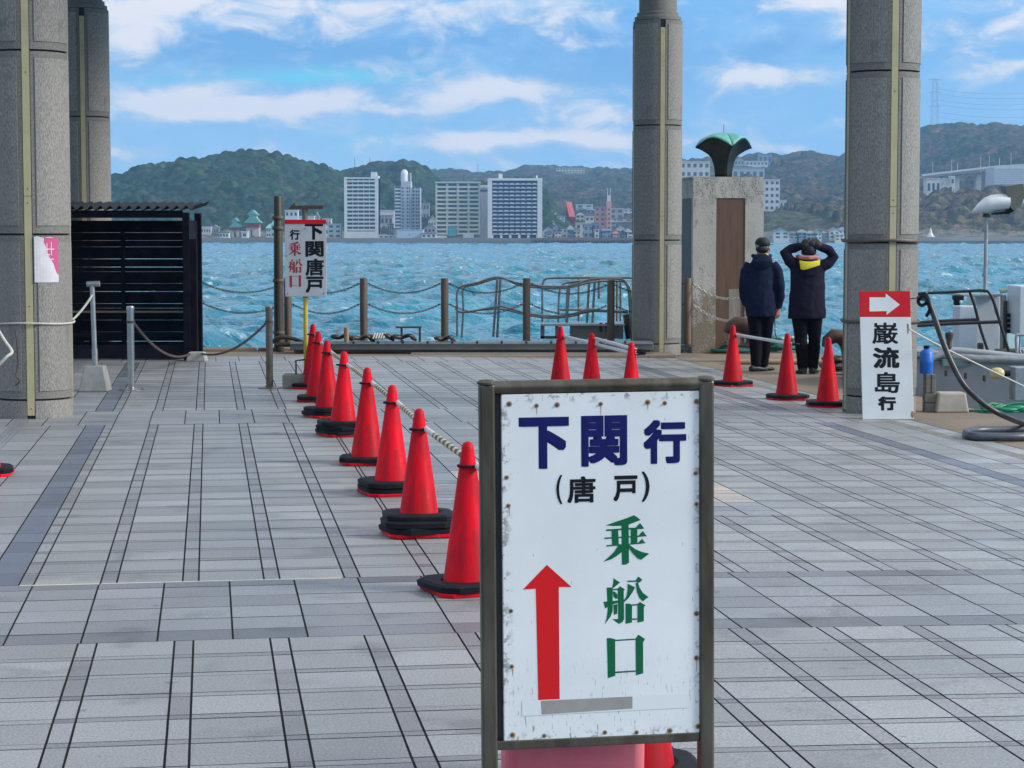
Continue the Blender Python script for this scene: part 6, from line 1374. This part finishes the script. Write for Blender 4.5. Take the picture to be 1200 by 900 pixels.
# pink building with mast, cream terrace, red stairway
t = house(697, 715, 243, 262, (.55, .25, .24), (.5, .3, .28), 'flat', 'six storey pink building with a stair tower and twin masts', Y=1330, name='pink_building', cat='building', floors=5, bays=3)
ww = (711 - 697) / 2400 * 1330; t5 = MB(); th_ = 20 / 2400 * 1330
zT = at(700, 236, 1330).z - t.location.z; fbox(ww - .2, ww + 3.0, -1.2, 4, -1, zT, 'stair_tower', fmat((.58, .3, .28)), t); fbox(ww + .2, ww + 2.6, -.8, 2, zT, zT + 4, 'white_top', fmat(W1), t)
for q in (.4, 2.2): MB().cyl((ww + q, 0, zT + 4), (ww + q, 0, zT + 8.5), .15, n=6).build('mast', fmat(W1), t)
for k in range(5): fbox(ww + .9, ww + 1.9, -1.3, -1.21, 2 + k * 2.9, 3.3 + k * 2.9, 'window', glass, t)
t = house(674.5, 695, 262, 271, CR, (.5, .48, .4), 'flat', 'cream two storey terrace with three windows below the pink building', Y=1240, floors=2, bays=3)
a_, b_2 = hit(664, 250), None
Yr_ = 1400; P_ = [at(663, 236, Yr_ + 40), at(670, 237, Yr_ + 40), at(674, 254, Yr_), at(667, 254, Yr_)]
o = MB().raw([*P_, *[p + V((0, 3, -8)) for p in P_]], [(0, 1, 2, 3), (4, 7, 6, 5), (0, 4, 5, 1), (1, 5, 6, 2), (2, 6, 7, 3), (3, 7, 4, 0)]).build('red_slope_roof', fmat((.42, .05, .045))); tag(o, 'steep dark red roof running down the slope left of the pink building', 'roof'); o.location = (0, 0, 0)
H(652, 685, 197, 203, CR, (.6, .52, .4), 'flat', 'long cream hotel on the crest of the far hill', Y=2640, floors=2, bays=9, name='hilltop_hotel', cat='hotel')
H(655, 672, 203, 206, W1, W1, 'flat', 'white lower wing under the cream hilltop hotel', Y=2600, floors=1, bays=4)
for u0, u1, vt, vb in ((688, 693, 215, 218), (700, 704, 212, 215), (716, 722, 213, 216)): H(u0, u1, vt, vb, W1, RG, 'gable', {688: 'tiny white house on the far hill under the hotel', 700: 'tiny white house halfway along the far hillside', 716: 'rightmost tiny white house on the far hillside before the column'}[u0], bays=2, floors=1)
# right of the column
t = house(790, 832, 189.5, 209, (.6, .6, .58), W1, 'flat', 'long white apartment block behind the monument ornament', Y=1750, name='apartment_block', cat='apartment building', floors=5, bays=6)
for k in range(5): fbox(0, 30.5, -1.2, -.1, 1.2 + k * 3.1, 2.0 + k * 3.1, 'balcony', fmat(W1), t)
house(889.5, 914, 211, 239, W1, (.7, .7, .7), 'flat', 'five storey white building on the terrace right of the monument', Y=1500, name='office_building', cat='building', floors=5, bays=4)
house(914, 922, 235, 239, (.6, .58, .5), W1, 'flat', 'small cream annex right of the five storey white building', Y=1500, floors=1, bays=2)
house(889, 905, 181, 187, (.24, .28, .38), RG, 'flat', 'blue grey box building on the ridge right of the ornament', Y=2180, floors=1, bays=3); house(874, 900, 189, 192.5, W1, W1, 'flat', 'long white low building on the ridge right of the ornament', Y=2150, floors=1, bays=6); house(861, 872, 185, 192, (.3, .4, .42), RG, 'gable', 'dark gabled house on the ridge beside the ornament', Y=2170, floors=1); house(858, 896, 197, 206, (.38, .42, .5), (.4, .43, .5), 'flat', 'long grey blue retaining hall behind the monument top', Y=1900, floors=1, bays=5)
rgt = [(907, 925, 268, 280, W1, RG, 'gable', 'white gabled house, leftmost on the right shore'), (925, 936, 271, 280, GY, RK, 'hip', 'dark house second from the left on the right shore'), (934, 946, 269, 280, BL, RG, 'hip', 'blue grey house behind the men on the right shore'), (945, 956, 270, 281, (.3, .33, .4), RG, 'hip', 'slate coloured house on the right shore above the raised arms'),
       (955, 963, 269, 281, W1, RG, 'gable', 'white house with dark roof above the raised hands'), (972, 984, 267, 280, W1, RG, 'gable', 'large white house with a grey roof near the right column'), (982, 993, 266, 278, W1, RB, 'hip', 'white house with blue roof half hidden by the right column'), (979, 989, 275, 282, (.7, .66, .55), W1, 'flat', 'low cream house in front of the white ones by the right column'), (960, 972, 271, 279, GY, RG, 'hip', 'small grey hipped house between the white shore houses')]
for u0, u1, vt, vb, a_, b_3, kd, lb in rgt: house(u0, u1, vt, vb, a_, b_3, kd, lb, Y=1082 + (280 - vb) * 3, bays=2)
house(1086, 1118, 210, 219, (.6, .62, .58), W1, 'flat', 'long low white building on the headland under the viaduct', Y=1330, floors=1, bays=6); house(1114, 1119, 207, 219, W1, W1, 'flat', 'square white end block of the headland building', Y=1328, floors=2, bays=1); house(1105, 1117, 216, 220, W1, W1, 'flat', 'white shed in front of the headland building', Y=1300, floors=1, bays=2)
# viaduct and the ribbed enclosure at its end
Yv = 1450; t = thing('viaduct', 'grey elevated motorway on concrete piers crossing behind the headland', 'bridge', (at(1090, 205, Yv).x, Yv, 0))
dk = [(1080, 206.5), (1105, 203.5), (1130, 200.5), (1166, 196.5), (1290, 188)]
for k in range(4):
    a, b_ = at(*dk[k], Yv), at(*dk[k + 1], Yv); ox = t.location.x
    MB().raw([(a.x - ox, 0, a.z - 1.6), (b_.x - ox, 0, b_.z - 1.6), (b_.x - ox, 14, b_.z - 1.6), (a.x - ox, 14, a.z - 1.6), (a.x - ox, -.6, a.z), (b_.x - ox, -.6, b_.z), (b_.x - ox, 14.6, b_.z), (a.x - ox, 14.6, a.z)], [(0, 3, 2, 1), (4, 5, 6, 7), (0, 1, 5, 4), (1, 2, 6, 5), (2, 3, 7, 6), (3, 0, 4, 7)]).build('deck', fmat((.42, .45, .48)), t)
    MB().raw([(a.x - ox, -.7, a.z), (b_.x - ox, -.7, b_.z), (b_.x - ox, -.3, b_.z), (a.x - ox, -.3, a.z), (a.x - ox, -.7, a.z + 1.3), (b_.x - ox, -.7, b_.z + 1.3), (b_.x - ox, -.3, b_.z + 1.3), (a.x - ox, -.3, a.z + 1.3)], [(0, 3, 2, 1), (4, 5, 6, 7), (0, 1, 5, 4), (1, 2, 6, 5), (2, 3, 7, 6), (3, 0, 4, 7)]).build('parapet', fmat((.62, .66, .70)), t)
for u, w_ in ((1108, 3), (1123, 3.2), (1148.5, 3.4), (1158, 2.4)):
    p = at(u, 202, Yv); MB().box(p.x - t.location.x - w_ / 2, p.x - t.location.x + w_ / 2, 3, 11, 5, p.z - 1.5, taper=-.0).build('pier', fmat((.5, .5, .49)), t)
for i, (u, vt) in enumerate(((1093, 190), (1115, 187), (1122, 190.5), (1149, 184.5), (1159, 182.5), (1171, 185), (1184.5, 179))):
    a, b_ = at(u, 203, Yv), at(u, vt, Yv); tag(MB().box(-.16, .16, -.16, .16, 0, b_.z - a.z).build('lamp_post', fmat((.55, .6, .65)), loc=a + V((0, -.2, 0))), 'thin lamp post on the viaduct, %s from the left' % ['first', 'second', 'third', 'fourth', 'fifth', 'sixth', 'last'][i], 'lamp post', 'lamp posts along the viaduct')
a = at(1164.5, 217, 1400); b_ = at(1260, 191, 1400); t = thing('ribbed_enclosure', 'big pale ribbed noise enclosure at the right end of the viaduct', 'structure', (a.x, 1400, a.z)); wE = b_.x - a.x; hE = b_.z - a.z
MB().raw([(0, 0, 0), (wE, 0, 0), (wE, 25, 0), (0, 25, 0), (0, 0, hE * .82), (wE, 0, hE * 1.2), (wE, 25, hE * 1.2), (0, 25, hE * .82)], [(0, 3, 2, 1), (4, 5, 6, 7), (0, 1, 5, 4), (1, 2, 6, 5), (2, 3, 7, 6), (3, 0, 4, 7)]).build('shell', fmat((.48, .54, .62)), t)
for k in range(9): MB().box(.3, wE - .3, -.3, -.02, hE * (.06 + k * .085), hE * (.06 + k * .085) + .5).build('rib', fmat((.6, .66, .72)), t)
for u in (1172, 1186): p = at(u, 217, 1405); MB().box(p.x - a.x - 1.2, p.x - a.x + 1.2, 5, 10, -40, .0).build('pier', fmat((.5, .5, .49)), t)
# lighthouse statue on the breakwater, masts
p = at(1090.5, 279, shoreY(200) + 3); t = thing('harbour_beacon', 'small white harbour beacon on the breakwater right of the column', 'beacon', p)
MB().lathe([(2.4, -1), (2.4, .9), (1.6, 1.0), (1.2, 2.4), (.8, 2.6), (.6, 4.3), (.35, 4.5), (.3, 5.1), (0, 5.4)], 12).build('tower', fmat((.7, .7, .66)), t, 40)
# power pylon and its wires
Yp = 2420; p0_ = at(1095, 152, Yp); zt_ = at(1095, 92, Yp).z; t = thing('power_pylon', 'lattice power pylon on the right ridge', 'pylon', (p0_.x, Yp, hh(p0_.x, 2250) - 15)); hP = zt_ - t.location.z; pm_ = fmat((.34, .38, .44))
L = MB(); S = 5.2
for sx in (-1, 1):
    for sy in (-1, 1): L.cyl((sx * S, sy * S, 0), (sx * 2.2, sy * 2.2, hP), .22, n=4)
L.build('leg_frame', pm_, t)['kind'] = 'stuff'; L = MB(); nz_ = 11
for k in range(nz_):
    za, zb_ = hP * k / nz_, hP * (k + 1) / nz_; ra = S + (2.2 - S) * k / nz_; rb = S + (2.2 - S) * (k + 1) / nz_
    for sgn_ in (-1, 1):
        L.cyl((-ra * sgn_, -ra, za), (rb * sgn_, -rb, zb_), .1, n=3); L.cyl((ra * sgn_, ra, za), (-rb * sgn_, rb, zb_), .1, n=3)
    L.cyl((-rb, -rb, zb_), (rb, -rb, zb_), .1, n=3)
L.build('bracing', pm_, t)['kind'] = 'stuff'
for z_, w_ in ((.98, 8), (.80, 7.5), (.60, 7.5)): MB().tube([(-w_, 0, hP * z_), (0, 0, hP * z_ + 1.2), (w_, 0, hP * z_)], .3, 4).build('cross_arm', pm_, t)
wi = ['top', 'upper', 'middle', 'lower middle', 'low', 'lowest']
for i, (v0, v1) in enumerate(((104, 99), (110, 104), (117, 112), (122, 119), (131, 128), (137, 135))):
    a = at(1098, v0, Yp); b_ = at(1330, v1 - 14, Yp - 250); P = [a.lerp(b_, k / 14) - V((0, 0, 26 * 4 * (k / 14) * (1 - k / 14) * .5)) for k in range(15)]
    o = MB().tube([q_ - a for q_ in P], .14, 4).build('power_line', pm_, None); o.location = a; tag(o, wi[i] + ' power line running right from the pylon across the sky', 'cable')
a = at(560, 206, 2690); tag(MB().lathe([(2, -3), (.5, 7), (.35, 14), (2.2, 14), (.3, 15), (.2, 17)], 6).build('radio_mast', pm_, loc=a), 'tiny radio mast on the far ridge above the cream tower', 'mast')
# cars and trees along the left shore
for i, u in enumerate((262, 278, 322, 392)):
    pass
# ------------------------------------------------------------------ hazy air over the strait
hz_m = bpy.data.materials.new('haze'); hz_m.use_nodes = True; t = hz_m.node_tree; t.nodes.clear(); pv = N(t, 'ShaderNodeVolumePrincipled'); pv.inputs['Color'].default_value = (.32, .64, 1.0, 1); pv.inputs['Density'].default_value = .00017; pv.inputs['Anisotropy'].default_value = .2
oo = N(t, 'ShaderNodeOutputMaterial'); t.links.new(pv.outputs[0], oo.inputs['Volume'])
hb_ = MB().box(-3800, 3800, -1000, 3800, WATER - 6.5, 240).build('haze', hz_m); tag(hb_, kind='stuff')
